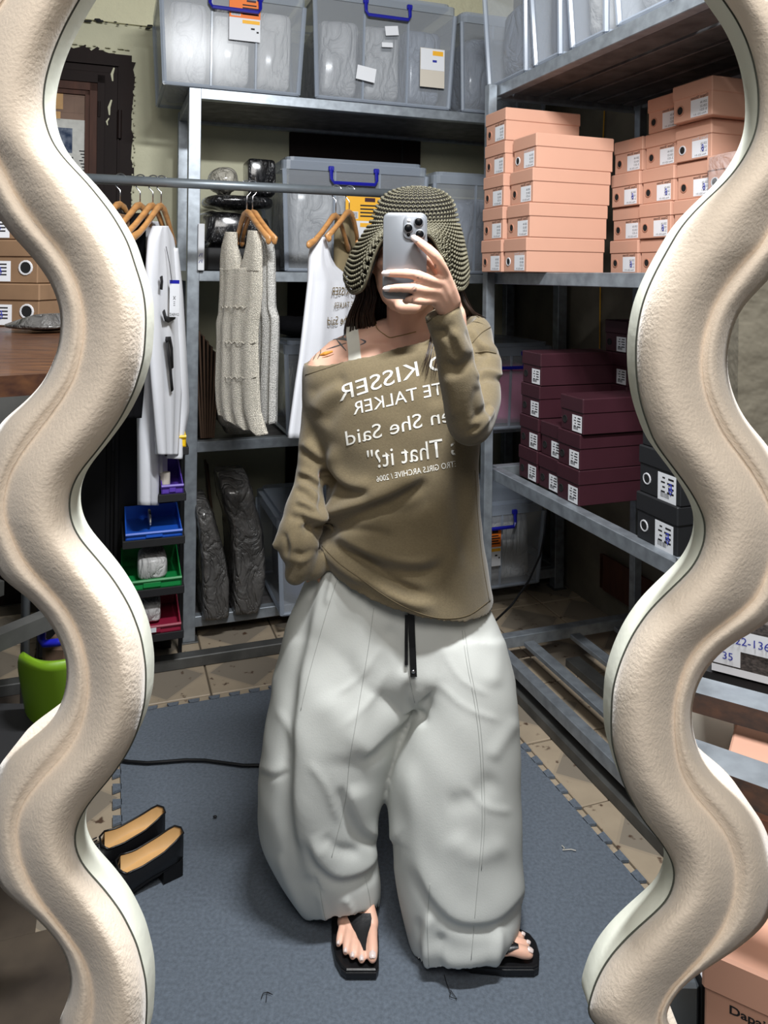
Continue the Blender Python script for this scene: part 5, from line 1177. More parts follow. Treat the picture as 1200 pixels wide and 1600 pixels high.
B.tube([hp(-.022, -.091, -.058), hp(0, -.099, -.055), hp(.022, -.091, -.058)], [.004, .0062, .004], 8, 'round')
B.tube([hp(-.018, -.090, -.069), hp(0, -.097, -.071), hp(.018, -.090, -.069)], [.005, .0075, .005], 8, 'round')
B.tube([hp(-.012, -.084, -.100), hp(.012, -.084, -.100)], .017, 8, 'round')
# neck, trunk
B.tube([P(641, 468, 1.70), P(640, 505, 1.725), P(638, 545, 1.745)], [.053, .052, .062], 18, 'round')
B.tube([P(632, 522, 1.74), P(580, 532, 1.75), P(530, 556, 1.752), P(508, 580, 1.75)], [.050, .038, .040, .044], 16, 'round')
B.tube([P(648, 520, 1.74), P(690, 528, 1.75), P(728, 552, 1.75)], [.050, .038, .040], 16, 'round')
tr = []
for y, x0, x1, hd in ((538, 556, 716, .045), (560, 520, 735, .066), (600, 510, 742, .084), (660, 520, 738, .09), (730, 532, 730, .08), (800, 530, 735, .085), (870, 520, 742, .10), (940, 512, 748, .11), (1000, 520, 750, .105), (1060, 540, 745, .07)):
    A_, B_ = P(x0, y, BD), P(x1, y, BD); tr.append([(A_ + B_) / 2 + (B_ - A_) / 2 * math.cos(u) + np.array([0, hd * math.sin(u), 0]) for u in np.linspace(0, 2 * math.pi, 32, endpoint=False)])
B.loft(tr)
# arms
B.tube([P(508, 580, 1.75), P(502, 650, 1.737), P(492, 712, 1.712)], [.043, .032, .021], 14, 'round')
B.tube([P(492, 712, 1.712), P(481, 772, 1.68), P(472, 825, 1.645), P(470, 865, 1.636)], [.021, .017, .015, .015], 14, 'round')
lw = P(470, 865, 1.636); B.tube([lw, P(488, 886, 1.70), P(505, 925, 1.72)], [.019, .026, .028], 12, 'round', flat=(.6, 1), up=(1, 0, 0))
for k in range(4): B.tube([P(498 + 5 * k, 915, 1.70 + .010 * k), P(504 + 6 * k, 955, 1.69 + .012 * k), P(508 + 6 * k, 980 - 6 * abs(k - 1), 1.69 + .012 * k)], [.009, .0085, .007], 8, 'round')
B.tube([P(500, 900, 1.68), P(514, 925, 1.67), P(520, 945, 1.67)], [.011, .0095, .008], 8, 'round')
sh = P(728, 552, 1.75); el = P(734, 655, 1.525); wr = P(709, 492, 1.425)
B.tube([sh, P(743, 608, 1.63), el], [.040, .033, .029], 14, 'round')
B.tube([el, P(722, 620, 1.475), P(712, 550, 1.437), wr], [.028, .029, .025, .023], 14, 'round')
# right hand closed round the phone
PD = 1.352                                                       # back of the phone
B.tube([wr, P(700, 472, 1.405), P(692, 452, 1.392)], [.023, .027, .028], 12, 'round', flat=(1, .62), up=(.35, -1, .2))
kn = [P(695, 429, 1.366), P(688, 441, 1.361), P(683, 454, 1.362), P(680, 468, 1.368)]                  # knuckles, index to little
cr = [P(709, 470, 1.402), P(704, 475, 1.400), P(699, 480, 1.400), P(695, 486, 1.402)]
for k in range(4): B.tube([cr[k], (cr[k] + kn[k]) / 2 + [0, -.002, 0], kn[k]], [.014, .0125, .0112], 10, 'round')
fing = [
    [(695, 429, 1.366), (688, 414, 1.348), (678, 398, 1.337), (662, 384, 1.338), (650, 374, 1.343)],
    [(688, 441, 1.361), (668, 436, 1.343), (648, 429, 1.335), (622, 427, 1.339), (605, 427, 1.344)],
    [(683, 454, 1.362), (664, 453, 1.345), (643, 450, 1.335), (622, 450, 1.339), (606, 451, 1.344)],
    [(680, 468, 1.368), (664, 470, 1.350), (650, 469, 1.341), (640, 468, 1.350), (634, 470, 1.362)]]
frad = [[.0112, .0106, .0104, .0094, .0076], [.0108, .0098, .0098, .0088, .0074], [.0106, .0096, .0096, .0086, .0072], [.0100, .0088, .0086, .008, .007]]
for f_, r_ in zip(fing, frad): B.tube(spline([P(*q) for q in f_], 12), np.interp(np.linspace(0, 4, 12), range(5), r_), 10, 'round')
B.tube(spline([P(706, 468, 1.405), P(694, 440, 1.398), P(676, 412, 1.383), P(662, 398, 1.376)], 10), [.014, .014, .0135, .012, .0115, .0115, .011, .0105, .010, .0085], 10, 'round')
# legs and feet
ldz = .012
for hipx, kn_, an, fr_ in ((590, P(520, 1180, 1.70), np.array([-.060, 1.80, .10]), None), (690, P(735, 1190, 1.68), np.array([.150, 1.66, .10]), None)):
    B.tube([P(hipx, 960, 1.745), P(hipx * .5 + (520 if hipx < 600 else 735) * .5, 1070, 1.72), kn_, kn_ * .5 + an * .5 + [0, .02, 0], an], [.085, .074, .052, .048, .034], 14, 'round')
def foot(an, heel, toes, ball, big_left, zf=.030):
    """foot from ankle, heel and five toe tips (big toe first)"""
    up = np.array([0, 0, 1.]); B.tube([an, an * .4 + heel * .6 + up * .01], [.034, .030], 12, 'round'); B.sphere(heel + up * .012, (.029, .033, .027), 10, 8)
    for k, (t, r_) in enumerate(zip(toes, (.0125, .0095, .0088, .0082, .0078))):
        bl = ball[k]; mid = heel * .5 + bl * .5
        B.tube([an + up * -.012, (an + bl) / 2 + up * (.004 - .004 * k), bl + up * .006], [.026, .021 - .001 * k, .0155 - .0012 * k], 10, 'round')
        B.tube([heel + up * .004, mid + up * .001, bl], [.022, .016, .014], 8, 'round')
        B.tube(spline([bl, bl * .5 + t * .5 + up * .006, t + up * .0], 7), [.0145 - .0012 * k, .0125 - .001 * k, r_, r_ * .95, r_ * 1.0, r_ * 1.02, r_ * .85], 10, 'round')
zt0 = .047
Ltip = [PF(582, 1496, zt0), PF(565, 1499, zt0 - .003), PF(551, 1494, zt0 - .003), PF(540, 1487, zt0 - .003), PF(529, 1475, zt0 - .003)]
Lball = [t + np.array([.0 - .006 * (k - 1) * -.4, .072 - .006 * k, .006]) for k, t in enumerate(Ltip)]
foot(np.array([-.060, 1.80, .10]), np.array([-.058, 1.842, .046]), Ltip, Lball, False)
Rtip = [PF(826, 1490, zt0), PF(823, 1476, zt0 - .003), PF(815, 1463, zt0 - .003), PF(806, 1454, zt0 - .004), PF(794, 1446, zt0 - .004)]
Rball = [t + np.array([-.074 + .005 * k, .0, .006]) for k, t in enumerate(Rtip)]
foot(np.array([.150, 1.66, .10]), np.array([.120, 1.655, .046]), Rtip, Rball, False)
VB, FB = voxel_union(B, .0030); EB = edges_of(FB); VB = smooth(VB, EB, 4, .5)
# ink: tattoos painted in the skin colour
px, py = proj(VB); NB = normals(VB, FB); ink = np.zeros((len(VB), 4)); front = NB[:, 1] < .3
shd = front & (px < 580) & (py < 600) & (py > 495) & (VB[:, 1] > 1.6); hnd = (VB[:, 1] < 1.42) & (py < 500) & (py > 360)
def paint(mask, pts, w_, col, al=1.0, soft=.5):
    d, _, _ = seg_dist(px, py, spline(pts, 16)); a = np.clip((w_ + soft - d) / (2 * soft), 0, 1) * al * mask; c = np.array(lin(col)); ink[:, :3] = np.where((a > ink[:, 3])[:, None], c, ink[:, :3]); ink[:, 3] = np.maximum(ink[:, 3], a)
TATS = [
    ([(488, 556), (497, 541), (509, 532), (524, 524), (541, 520)], 1.6, (70, 84, 92), .85), ([(492, 548), (507, 536), (526, 530), (545, 532), (556, 538)], 2.2, (96, 112, 118), .75),
    ([(498, 538), (508, 528), (520, 524)], 3.0, (104, 120, 104), .7), ([(510, 546), (526, 541), (541, 536)], 1.3, (60, 70, 76), .85), ([(524, 528), (534, 540), (541, 548)], 1.4, (74, 88, 94), .8),
    ([(484, 562), (487, 550), (488, 540)], 1.5, (80, 84, 78), .8), ([(489, 563), (494, 553), (494, 545)], 1.5, (86, 82, 66), .8), ([(496, 561), (501, 551), (501, 545)], 1.3, (70, 70, 60), .8),
    ([(500, 555), (511, 552), (520, 549)], 3.2, (226, 150, 40), .9), ([(486, 557), (490, 552)], 2.0, (222, 160, 60), .8), ([(503, 559), (515, 556), (522, 553)], 1.0, (120, 70, 30), .7),
    ([(535, 527), (542, 521), (541, 530), (535, 527)], 2.4, (92, 110, 122), .7), ([(563, 530), (571, 534), (563, 539)], 1.4, (80, 92, 110), .7), ([(545, 541), (553, 545)], 1.2, (70, 80, 90), .7)]
for pts, w_ in (([(680, 414), (680, 418)], 1.6), ([(651, 431), (654, 436)], .6), ([(657, 433), (660, 434)], .5), ([(645, 450), (648, 455), (650, 450), (646, 448)], 1.1), ([(644.5, 466), (643.5, 473)], .6)): paint(hnd, pts, w_, (74, 66, 74), .75, .4)
for pts in ([(592, 425), (596, 470)],): pass
body = build_np('body', VB, FB, M['skin'], person, True, ink)
bvB = bvh_of(VB, FB)
tm = {}
for pts, w_, col, al in TATS:                                        # shoulder tattoo: ink strokes lying on the skin
    if col not in tm: tm[col] = mat('tattoo ink', tuple(int(c * .8 + q * .2) for c, q in zip(col, (232, 184, 160))), .6)
    mb = MB(); run = [hit(bvB, x, y, -.0004) for x, y in spline(pts, 26)]; run = [q for q in run if q is not None and q[1] > 1.6]
    if len(run) > 3: mb.tube(run, np.interp(np.linspace(0, 1, len(run)), [0, .4, 1], [w_ * .0007, w_ * .0017, w_ * .0008]), 5); part('tattoo', mb, tm[col], body, True, world=True)
# eyes, brows, lips (behind the phone, still there)
mb = MB()
for s in (-1, 1): mb.sphere(hp(.033 * s, -.077, .010), .0115, 12, 8)
part('eye', mb, M['white_card'], person, True, world=True)
mb = MB()
for s in (-1, 1): mb.sphere(hp(.033 * s, -.0865, .010), (.005, .003, .005), 10, 6)
part('iris', mb, M['hair'], person, True, world=True)
mb = MB()
for s in (-1, 1): mb.tube([hp(.016 * s, -.098, .037), hp(.034 * s, -.094, .042), hp(.054 * s, -.077, .037)], [.0022, .003, .0015], 6, 'round')
part('eyebrow', mb, M['hair'], person, True, world=True)
mb = MB(); mb.tube([hp(-.022, -.0935, -.062), hp(0, -.103, -.060), hp(.022, -.0935, -.062)], [.003, .0052, .003], 8, 'round'); mb.tube([hp(-.018, -.0935, -.067), hp(0, -.1035, -.069), hp(.018, -.0935, -.067)], [.003, .0058, .003], 8, 'round')
part('lips', mb, mat('lips', (190, 110, 104), .4), person, True, world=True)
# nails
def nail(tip, along, out, w_, l_):
    t = np.array(along, float); t /= np.linalg.norm(t); o = np.array(out, float); o -= t * (o @ t); o /= np.linalg.norm(o); s = np.cross(t, o); mb = MB(); g = []
    for j in np.linspace(-1, 1, 7):
        row = []
        for i in np.linspace(-1, 1, 7): row.append(np.array(tip) + t * l_ * j + s * w_ * i * math.sqrt(max(.12, 1 - .75 * abs(j) ** 4)) + o * (.0016 - .0030 * i * i - .0014 * max(0, j) ** 2))
        g.append(row)
    mb.grid(g); mb.grid([[p - o * .0012 for p in row] for row in g][::-1]); return mb
for nm, (b0, t0), w_, l_ in (('fingernail', (fing[0][3], fing[0][4]), .0056, .0078), ('fingernail', (fing[1][3], fing[1][4]), .0054, .0075), ('fingernail', (fing[2][3], fing[2][4]), .0050, .0068)):
    a, t = P(*b0), P(*t0); d = (t - a) / np.linalg.norm(t - a); q = hit(bvB, *(np.array(b0[:2]) * -.05 + np.array(t0[:2]) * 1.05), off=-.0002)
    if q is not None: part(nm, nail(q + d * .002, d, (.0, -1, .12), w_, l_), M['nail'], person, True, world=True)
for tips, balls in ((Ltip, Lball), (Rtip, Rball)):
    for k, (t, b) in enumerate(zip(tips, balls)):
        if tips is Rtip and k > 2: continue
        d = (t - b); d[2] = 0; d /= np.linalg.norm(d); part('toenail', nail(t + d * .004 + np.array([0, 0, .0105 if k == 0 else .0078]), d - np.array([0, 0, .35]), np.array([0, 0, 1]) + d * .25, (.0068, .0046, .0042, .004, .0036)[k], (.0065, .0048, .0045, .004, .0036)[k]), M['nail'], person, True, world=True)

# ---- sweater -----------------------------------------------------------------------
S = MB(); R = [  # pxL, pyL, pxR, pyR, sag, half depth
    (474, 566, 748, 492, 16, .085), (472, 584, 764, 503, 18, .105), (471, 610, 772, 530, 18, .122), (476, 650, 768, 590, 16, .135), (492, 700, 756, 660, 10, .140), (505, 740, 748, 715, 6, .140), (508, 775, 748, 765, 8, .140), (502, 808, 752, 820, 18, .145), (497, 835, 758, 868, 32, .166), (498, 852, 764, 908, 46, .178), (501, 867, 771, 946, 57, .186)]
R = spline(np.array(R, float), 40); rings = []
for pl_, pyl, pr_, pyr, sag, hd in R:
    ring = []
    for u in np.linspace(0, 2 * math.pi, 72, endpoint=False):
        c, s = math.cos(u), math.sin(u); t = (1 - c) / 2; x = pl_ + (pr_ - pl_) * t; y = pyl + (pyr - pyl) * t + sag * (s if s > 0 else s * .4)
        ss = math.copysign(abs(s) ** .85, s); ring.append(P(x, y, BD - hd * ss))
    rings.append(ring)
r0 = np.array(rings[0]); c0 = r0.mean(0); inner = [list(c0 + (r0 - c0) * k + np.array([0, 0, -z])) for k, z in ((.96, .004), (.90, .03), (.5, .10))]
rl = np.array(rings[-1]); cl = rl.mean(0); innerb = [list(cl + (rl - cl) * k + np.array([0, 0, z])) for k, z in ((.97, .003), (.93, .03), (.5, .06))]
S.loft(inner[::-1] + rings + innerb)
VS0 = np.array(S.v)
S.tube(spline([P(x, y, D) for x, y, D in ((512, 600, 1.745), (503, 650, 1.735), (494, 700, 1.715), (484, 750, 1.695), (477, 795, 1.665), (475, 818, 1.65), (466, 836, 1.64), (466, 858, 1.635), (469, 880, 1.632), (461, 897, 1.63))], 30),
       np.interp(np.linspace(0, 9, 30), range(10), np.array([36, 33, 31, 28, 24, 22, 32, 32, 28, 17]) * BD / 1200), 24, 'round')
S.sphere(P(487, 882, 1.655), .034, 14, 10)
S.tube([P(452, 838, 1.635), P(437, 848, 1.625), P(431, 852, 1.622)], [.030, .018, .010], 12, 'round')
S.tube(spline([P(x, y, D) for x, y, D in ((722, 540, 1.74), (744, 560, 1.70), (748, 610, 1.62), (741, 652, 1.545), (733, 664, 1.50), (724, 630, 1.465), (716, 585, 1.445), (708, 540, 1.43), (696, 502, 1.42), (690, 484, 1.415))], 36),
       np.interp(np.linspace(0, 9, 36), range(10), np.array([38, 37, 33, 37, 35, 34, 32, 31, 30.5, 29.5])) * np.interp(np.linspace(0, 9, 36), range(10), [1.74, 1.7, 1.62, 1.54, 1.5, 1.47, 1.45, 1.43, 1.42, 1.415]) / 1200, 24, True)
VS, FS = voxel_union(S, .0042); ES = edges_of(FS); VS = smooth(VS, ES, 8, .5)
arm = (1.2, 1.53); tor = (1.54, 2.2)
VS = folds(VS, FS, [
    ([(496, 812), (547, 792), (610, 767), (668, 734)], 13, 17, 's', tor, (.25, 0)), ([(498, 822), (540, 848), (596, 868), (650, 878), (700, 860)], 14, 15, 's', tor, (.25, 0)),
    ([(497, 838), (540, 872), (592, 912), (640, 938), (690, 950)], 12, 14, 'z', tor, (.25, 0)), ([(505, 838), (557, 880), (612, 914), (668, 936)], 10, -14, 'r', tor, (.2, 0)),
    ([(500, 828), (560, 830), (625, 842)], 10, -10, 'r', tor, (.25, 0)), ([(498, 852), (530, 884), (575, 915)], 8, 9, 'r', tor, (.25, 0)),
    ([(520, 690), (523, 735), (545, 755), (590, 758)], 11, 11, 's', tor), ([(512, 730), (508, 775), (502, 806)], 9, -14, 'r', tor, (0, .2)), ([(528, 770), (512, 795), (500, 815)], 7, 8, 'r', tor, (0, .25)),
    ([(488, 648), (510, 622), (540, 600)], 12, 7, 'r', tor), ([(480, 620), (500, 606), (545, 588)], 9, -5, 'r', tor), ([(505, 670), (525, 640), (560, 610)], 11, -6, 'r', tor),
    ([(640, 560), (668, 590), (690, 640)], 16, -8, 'r', tor), ([(740, 720), (742, 800), (755, 880), (764, 930)], 12, 6, 'r', tor, (0, .2)), ([(720, 730), (722, 820), (735, 900)], 14, -6, 'r', tor), ([(660, 770), (690, 830), (720, 900)], 22, 7, 'r', tor), ([(590, 800), (640, 800), (690, 780)], 14, -8, 'r', tor),
    ([(464, 735), (482, 742), (504, 758)], 6, 7, 's', tor), ([(462, 757), (480, 764), (500, 784)], 6, 7, 's', tor), ([(460, 782), (478, 788), (497, 800)], 5, 6, 's', tor), ([(457, 808), (476, 812), (494, 822)], 5, -8, 'r', tor, (.2, .2)),
    ([(472, 690), (490, 706), (510, 722)], 8, 8, 's', tor), ([(455, 860), (470, 868), (492, 860)], 5, -7, 'r', tor, (0, .2)), ([(462, 880), (478, 872), (494, 858)], 5, 6, 'r', tor, (0, .2)), ([(452, 832), (458, 860), (452, 885)], 5, 5, 'r', tor), ([(442, 830), (448, 850), (446, 872)], 4, -5, 'r', tor),
    ([(690, 560), (712, 578), (736, 566), (762, 540)], 9, -9, 'r', (1.2, 1.8)), ([(735, 510), (748, 535), (772, 552)], 6, 7, 's', (1.2, 1.8)), ([(742, 590), (760, 582), (780, 586)], 6, 8, 's', (1.2, 1.8), (0, .25)), ([(738, 552), (758, 548), (781, 553)], 4, -6, 'r', (1.2, 1.8), (0, .25)),
    ([(776, 628), (760, 650), (738, 668)], 6, 7, 's', arm), ([(772, 640), (752, 668), (730, 684)], 5, 5, 's', arm), ([(695, 505), (715, 530), (725, 560)], 8, 6, 's', arm), ([(672, 520), (692, 520), (712, 505)], 7, -7, 'r', arm), ([(700, 580), (705, 620), (712, 660)], 9, 5, 'r', arm), ([(750, 600), (742, 630), (745, 655)], 8, -5, 'r', arm)])
VS = smooth(VS, ES, 2, .5)
px_, py_ = proj(VS); VS = VS + normals(VS, FS) * (0.0012 * np.sin(VS[:, [0]] * 55 + VS[:, [2]] * 31) * np.sin(VS[:, [2]] * 47 - VS[:, [0]] * 20))
build_np('sweater', VS, FS, M['sweater'], person)
bvS = bvh_of(VS, FS)
sew(bvS, 'seam_olive', [(477, 586), (520, 572), (565, 556), (610, 542), (655, 530), (690, 522)], .0011)
sew(bvS, 'seam_olive', [(503, 853), (530, 880), (562, 903), (600, 930), (640, 952), (690, 966), (730, 962), (766, 938)], .0011)
sew(bvS, 'seam_olive', [(664, 506), (680, 494), (700, 486), (722, 478)], .0010)
sew(bvS, 'seam_olive', [(775, 552), (760, 549), (742, 551)], .0014); sew(bvS, 'seam_olive', [(768, 510), (752, 520), (738, 536)], .0012); sew(bvS, 'seam_olive', [(742, 735), (746, 800), (754, 880), (764, 938)], .0010)

# lettering, mirrored, lying on the cloth
def print_line(mb, body_, tail, cap, base, off=.0012):
    """the string's end sits at base[0] (left, mirrored); base = baseline points with the tail spanning base[0]..base[1] in x"""
    V, Fc = text2d(body_); Vt, _ = text2d(tail); sx = (base[1][0] - base[0][0]) / Vt[:, 0].max(); W = V[:, 0].max(); bx = [b[0] for b in base]; by = [b[1] for b in base]; sy = cap / .69
    me = bmesh.new(); vs = [me.verts.new((x, y, 0)) for x, y in V]; me.verts.ensure_lookup_table()
    for f in Fc:
        try: me.faces.new([vs[i] for i in f])
        except ValueError: pass
    bmesh.ops.triangulate(me, faces=me.faces); bmesh.ops.subdivide_edges(me, edges=[e for e in me.edges if e.calc_length() > .22], cuts=1, use_grid_fill=False); bmesh.ops.triangulate(me, faces=me.faces); me.verts.index_update()
    pos = []; sl = (by[-1] - by[0]) / (bx[-1] - bx[0])
    for v in me.verts:
        X = base[0][0] + (W - v.co.x) * sx; Y = np.interp(X, bx, by) if X <= bx[-1] else by[-1] + sl * (X - bx[-1]); Y -= v.co.y * sy
        X += v.co.y * sy * sl * .6
        if X > 712: pos.append(None); continue
        r = ray(X, Y); r = r / np.linalg.norm(r); o = CAM + r * (1.53 / r[1])
        hh = bvS.ray_cast(Vector(o), Vector(r)); pos.append(np.array(hh[0]) + np.array(hh[1]) * off if hh[0] is not None and abs(hh[0][1] - BD) < .26 else None)
    ix = {}; out = []
    for f in me.faces:
        q = [pos[v.index] for v in f.verts]
        if any(p is None for p in q) or max(np.linalg.norm(q[i] - q[i - 1]) for i in range(len(q))) > .06: continue
        mb_i = []
        for v in f.verts:
            if v.index not in ix: ix[v.index] = len(out); out.append(pos[v.index])
            mb_i.append(ix[v.index])
        fs_.append((mb_i, len(mb.v)))
    for (fi, o) in fs_: mb.f.append(tuple(i + o for i in fi)); mb.m.append(0)
    mb.v += [tuple(p) for p in out]; fs_.clear(); me.free()
fs_ = []; txt = MB()
txt = MB(); print_line(txt, 'BAD KISSER', 'KISSER', 23, [(531, 627), (655, 587), (690, 578), (740, 568)]); part('print_line', txt, M['print'], person, True, world=True, label='white mirrored lettering across the chest')
txt = MB(); print_line(txt, 'REMOTE TALKER', 'TALKER', 19, [(553, 648), (653, 624), (690, 616), (740, 606)]); part('print_line', txt, M['print'], person, True, world=True, label='white mirrored lettering across the chest')
txt = MB(); print_line(txt, 'When She Said', 'She Said', 22, [(542, 696), (660, 667), (690, 661), (750, 650)]); part('print_line', txt, M['print'], person, True, world=True, label='white mirrored lettering across the chest')
txt = MB(); print_line(txt, '"Is That it?"', 'That it?"', 28, [(576, 733), (693, 713), (720, 709), (750, 704)]); part('print_line', txt, M['print'], person, True, world=True, label='white mirrored lettering across the chest')
txt = MB(); print_line(txt, 'RETRO GIRLS ARCHIVE / 2006', 'RETRO GIRLS ARCHIVE / 2006', 9, [(589, 753), (720, 727)]); part('print_line', txt, M['print'], person, True, world=True, label='white mirrored lettering across the chest')
# ivory strap, necklace
stp = MB(); g = []
for t in np.linspace(0, 1, 14):
    row = []
    for s in (-1, -.33, .33, 1):
        q = hit(bvB, 550 + 9.5 * s + 6 * t, 509 + 60 * t - 3 * s, .004); row.append(q if q is not None else P(550 + 9 * s, 506 + 60 * t, 1.72))
    g.append(row)
g[0] = [p + np.array([0, .05, -.012]) for p in g[0]]; g[1] = [p + np.array([0, .015, .0]) for p in g[1]]
stp.grid(g); stp.grid([[p + np.array([0, .0035, -.001]) for p in row] for row in g][::-1]); part('strap', stp, M['cotton_strap'], person, True, world=True, label='ivory undershirt strap')
nk = MB(); conform(nk, bvB, [(586, 505), (590, 514), (600, 522), (608, 527), (622, 525), (650, 518)], .0009, .0008); part('necklace', nk, M['gold'], person, True, world=True)

# ---- trousers ----------------------------------------------------------------------
T = MB()
def leg(rows, n=64, m=34):
    R = spline(np.array(rows, float), m); rings = []
    for xl, yl, xr, yr, Dc, hd, sag in R:
        ring = []
        for u in np.linspace(0, 2 * math.pi, n, endpoint=False):
            c, s = math.cos(u), math.sin(u); t = (1 - c) / 2; ss = math.copysign(abs(s) ** .85, s); ring.append(P(xl + (xr - xl) * t, yl + (yr - yl) * t + sag * (max(s, 0)), Dc - hd * ss))
        rings.append(ring)
    rl = np.array(rings[-1]); cl = rl.mean(0); inn = [list(cl + (rl - cl) * k + np.array([0, 0, z])) for k, z in ((.975, .004), (.95, .03), (.6, .12))]
    T.loft(rings + inn)
leg([(512, 850, 735, 850, 1.74, .105, 0), (486, 890, 746, 890, 1.74, .118, 0), (466, 930, 757, 930, 1.74, .132, 0), (446, 980, 782, 985, 1.74, .145, 0), (434, 1030, 797, 1030, 1.74, .150, 0), (424, 1080, 806, 1080, 1.74, .142, 0), (440, 1112, 800, 1112, 1.74, .10, 0)])
leg([(440, 1000, 655, 1010, 1.74, .13, 0), (428, 1060, 648, 1080, 1.735, .145, 0), (417, 1120, 644, 1118, 1.73, .150, 0), (408, 1180, 622, 1178, 1.73, .150, 0), (403, 1240, 604, 1236, 1.735, .148, 0), (403, 1290, 590, 1288, 1.745, .143, 0), (410, 1330, 588, 1326, 1.755, .136, 6), (428, 1368, 594, 1360, 1.76, .125, 8), (455, 1408, 595, 1394, 1.76, .112, 8), (482, 1436, 592, 1420, 1.76, .100, 8)])
leg([(640, 1000, 790, 1000, 1.74, .13, 0), (640, 1060, 802, 1060, 1.73, .145, 0), (640, 1110, 810, 1110, 1.725, .148, 0), (618, 1180, 814, 1170, 1.72, .150, 0), (606, 1235, 815, 1230, 1.715, .150, 0), (609, 1300, 816, 1300, 1.71, .148, 0), (616, 1360, 817, 1370, 1.705, .146, 6), (626, 1420, 816, 1425, 1.70, .142, 18), (638, 1468, 806, 1462, 1.695, .134, 36), (645, 1490, 790, 1478, 1.69, .125, 33)])
VT, FT = voxel_union(T, .0048); ET = edges_of(FT); VT = smooth(VT, ET, 8, .5)
VT = folds(VT, FT, [
    ([(512, 880), (498, 960), (478, 1060), (468, 1150), (464, 1240), (470, 1310), (490, 1360)], 11, 11, 'o', None, (0, .1)), ([(455, 1130), (448, 1220), (452, 1310), (470, 1370)], 16, -7, 'r'),
    ([(556, 1186), (578, 1166), (615, 1132), (650, 1100)], 9, 9, 'o', None, (0, .2)),
    ([(546, 1222), (555, 1266), (572, 1296), (598, 1308)], 8, 8, 'o', None, (0, .2)),
    ([(486, 1296), (504, 1342), (530, 1363), (562, 1358), (594, 1332)], 9, 11, 'o', None, (0, .2)), ([(665, 1478), (710, 1502), (760, 1496), (800, 1462)], 16, 7, 'r', None, (.1, .1)), ([(500, 1300), (530, 1325), (565, 1330)], 9, -5, 'r'),
    ([(500, 1392), (505, 1420), (512, 1445)], 6, 5, 'r', None, (0, .2)), ([(536, 1400), (548, 1418), (552, 1440)], 5, 5, 'r', None, (0, .2)), ([(430, 1330), (455, 1385), (482, 1440)], 8, 6, 'r', None, (0, .2)), ([(403, 1200), (428, 1208), (448, 1204)], 4, 3, 'o', None, (.2, 0)),
    ([(646, 1060), (636, 1088), (648, 1112), (672, 1134)], 8, -8, 'r'), ([(762, 1190), (790, 1150), (812, 1120)], 12, 4, 'r'),
    ([(640, 1180), (644, 1260), (652, 1330), (666, 1385)], 14, 4, 'r'),
    ([(650, 1340), (682, 1402), (716, 1434), (765, 1437), (816, 1392)], 9, 6, 'o', None, (0, .25)), ([(700, 1300), (740, 1335), (800, 1315)], 18, 5, 'r'), ([(690, 1260), (730, 1250), (780, 1210)], 18, -5, 'r'),
    ([(672, 1420), (668, 1470), (670, 1525)], 6, 9, 'r', None, (0, .25)), ([(654, 1430), (654, 1480), (656, 1515)], 5, -5, 'r', None, (0, .2)), ([(690, 1455), (686, 1490), (692, 1525)], 8, -6, 'r', None, (0, .2)), ([(784, 1440), (774, 1485), (768, 1520)], 7, 8, 'r', None, (0, .2)),
    ([(530, 880), (518, 920), (512, 950)], 5, 6, 'r', None, (.2, 0)), ([(500, 880), (492, 910), (480, 940)], 6, -5, 'r', None, (.2, 0)), ([(600, 975), (622, 1010), (636, 1060)], 12, -6, 'r'), ([(585, 950), (560, 1000), (575, 1060)], 18, 4, 'r'), ([(500, 1080), (530, 1120), (520, 1200)], 22, 4, 'r'), ([(760, 980), (775, 1020), (768, 1080)], 14, 5, 'r'), ([(700, 1000), (690, 1040), (668, 1080)], 16, 5, 'r'), ([(590, 1060), (560, 1130), (545, 1200)], 14, 5, 'r'),
    ([(600, 1000), (570, 1050), (520, 1090)], 5, 2.0, 'r'), ([(610, 1040), (580, 1090), (530, 1140)], 5, 2.0, 'r'), ([(690, 1010), (720, 1060), (770, 1090)], 5, 2.0, 'r'), ([(680, 1060), (720, 1100), (790, 1130)], 5, 2.2, 'r'), ([(720, 1220), (760, 1260), (808, 1270)], 6, 2.5, 'r'), ([(430, 1100), (450, 1150), (446, 1210)], 6, 2.5, 'r'), ([(480, 1180), (510, 1230), (530, 1290)], 6, 2.5, 'r')])
VT = smooth(VT, ET, 2, .5); VT[:, 2] = np.maximum(VT[:, 2], .0135)
VT += normals(VT, FT) * (.0016 * np.sin(VT[:, [0]] * 38 + VT[:, [2]] * 17) * np.sin(VT[:, [2]] * 29 + VT[:, [0]] * 11 + 1))
build_np('trousers', VT, FT, M['pants'], person)
bvT = bvh_of(VT, FT)
for pts in ([(530, 896), (514, 945), (498, 1000), (482, 1058), (470, 1110)], [(584, 950), (576, 1010), (566, 1070), (556, 1130), (546, 1190), (540, 1250), (528, 1300), (518, 1340)], [(722, 985), (730, 1040), (740, 1090), (748, 1150), (752, 1220), (753, 1290), (748, 1360), (742, 1430), (736, 1500)], [(726, 985), (734, 1040), (744, 1090), (752, 1150), (756, 1220), (757, 1290), (752, 1360)], [(636, 980), (634, 1020), (640, 1060), (648, 1098)], [(500, 1390), (505, 1420), (510, 1442)], [(570, 1370), (577, 1400), (580, 1425)], [(672, 1380), (668, 1440), (670, 1510)]):
    sew(bvT, 'seam_pants', pts, .0007)
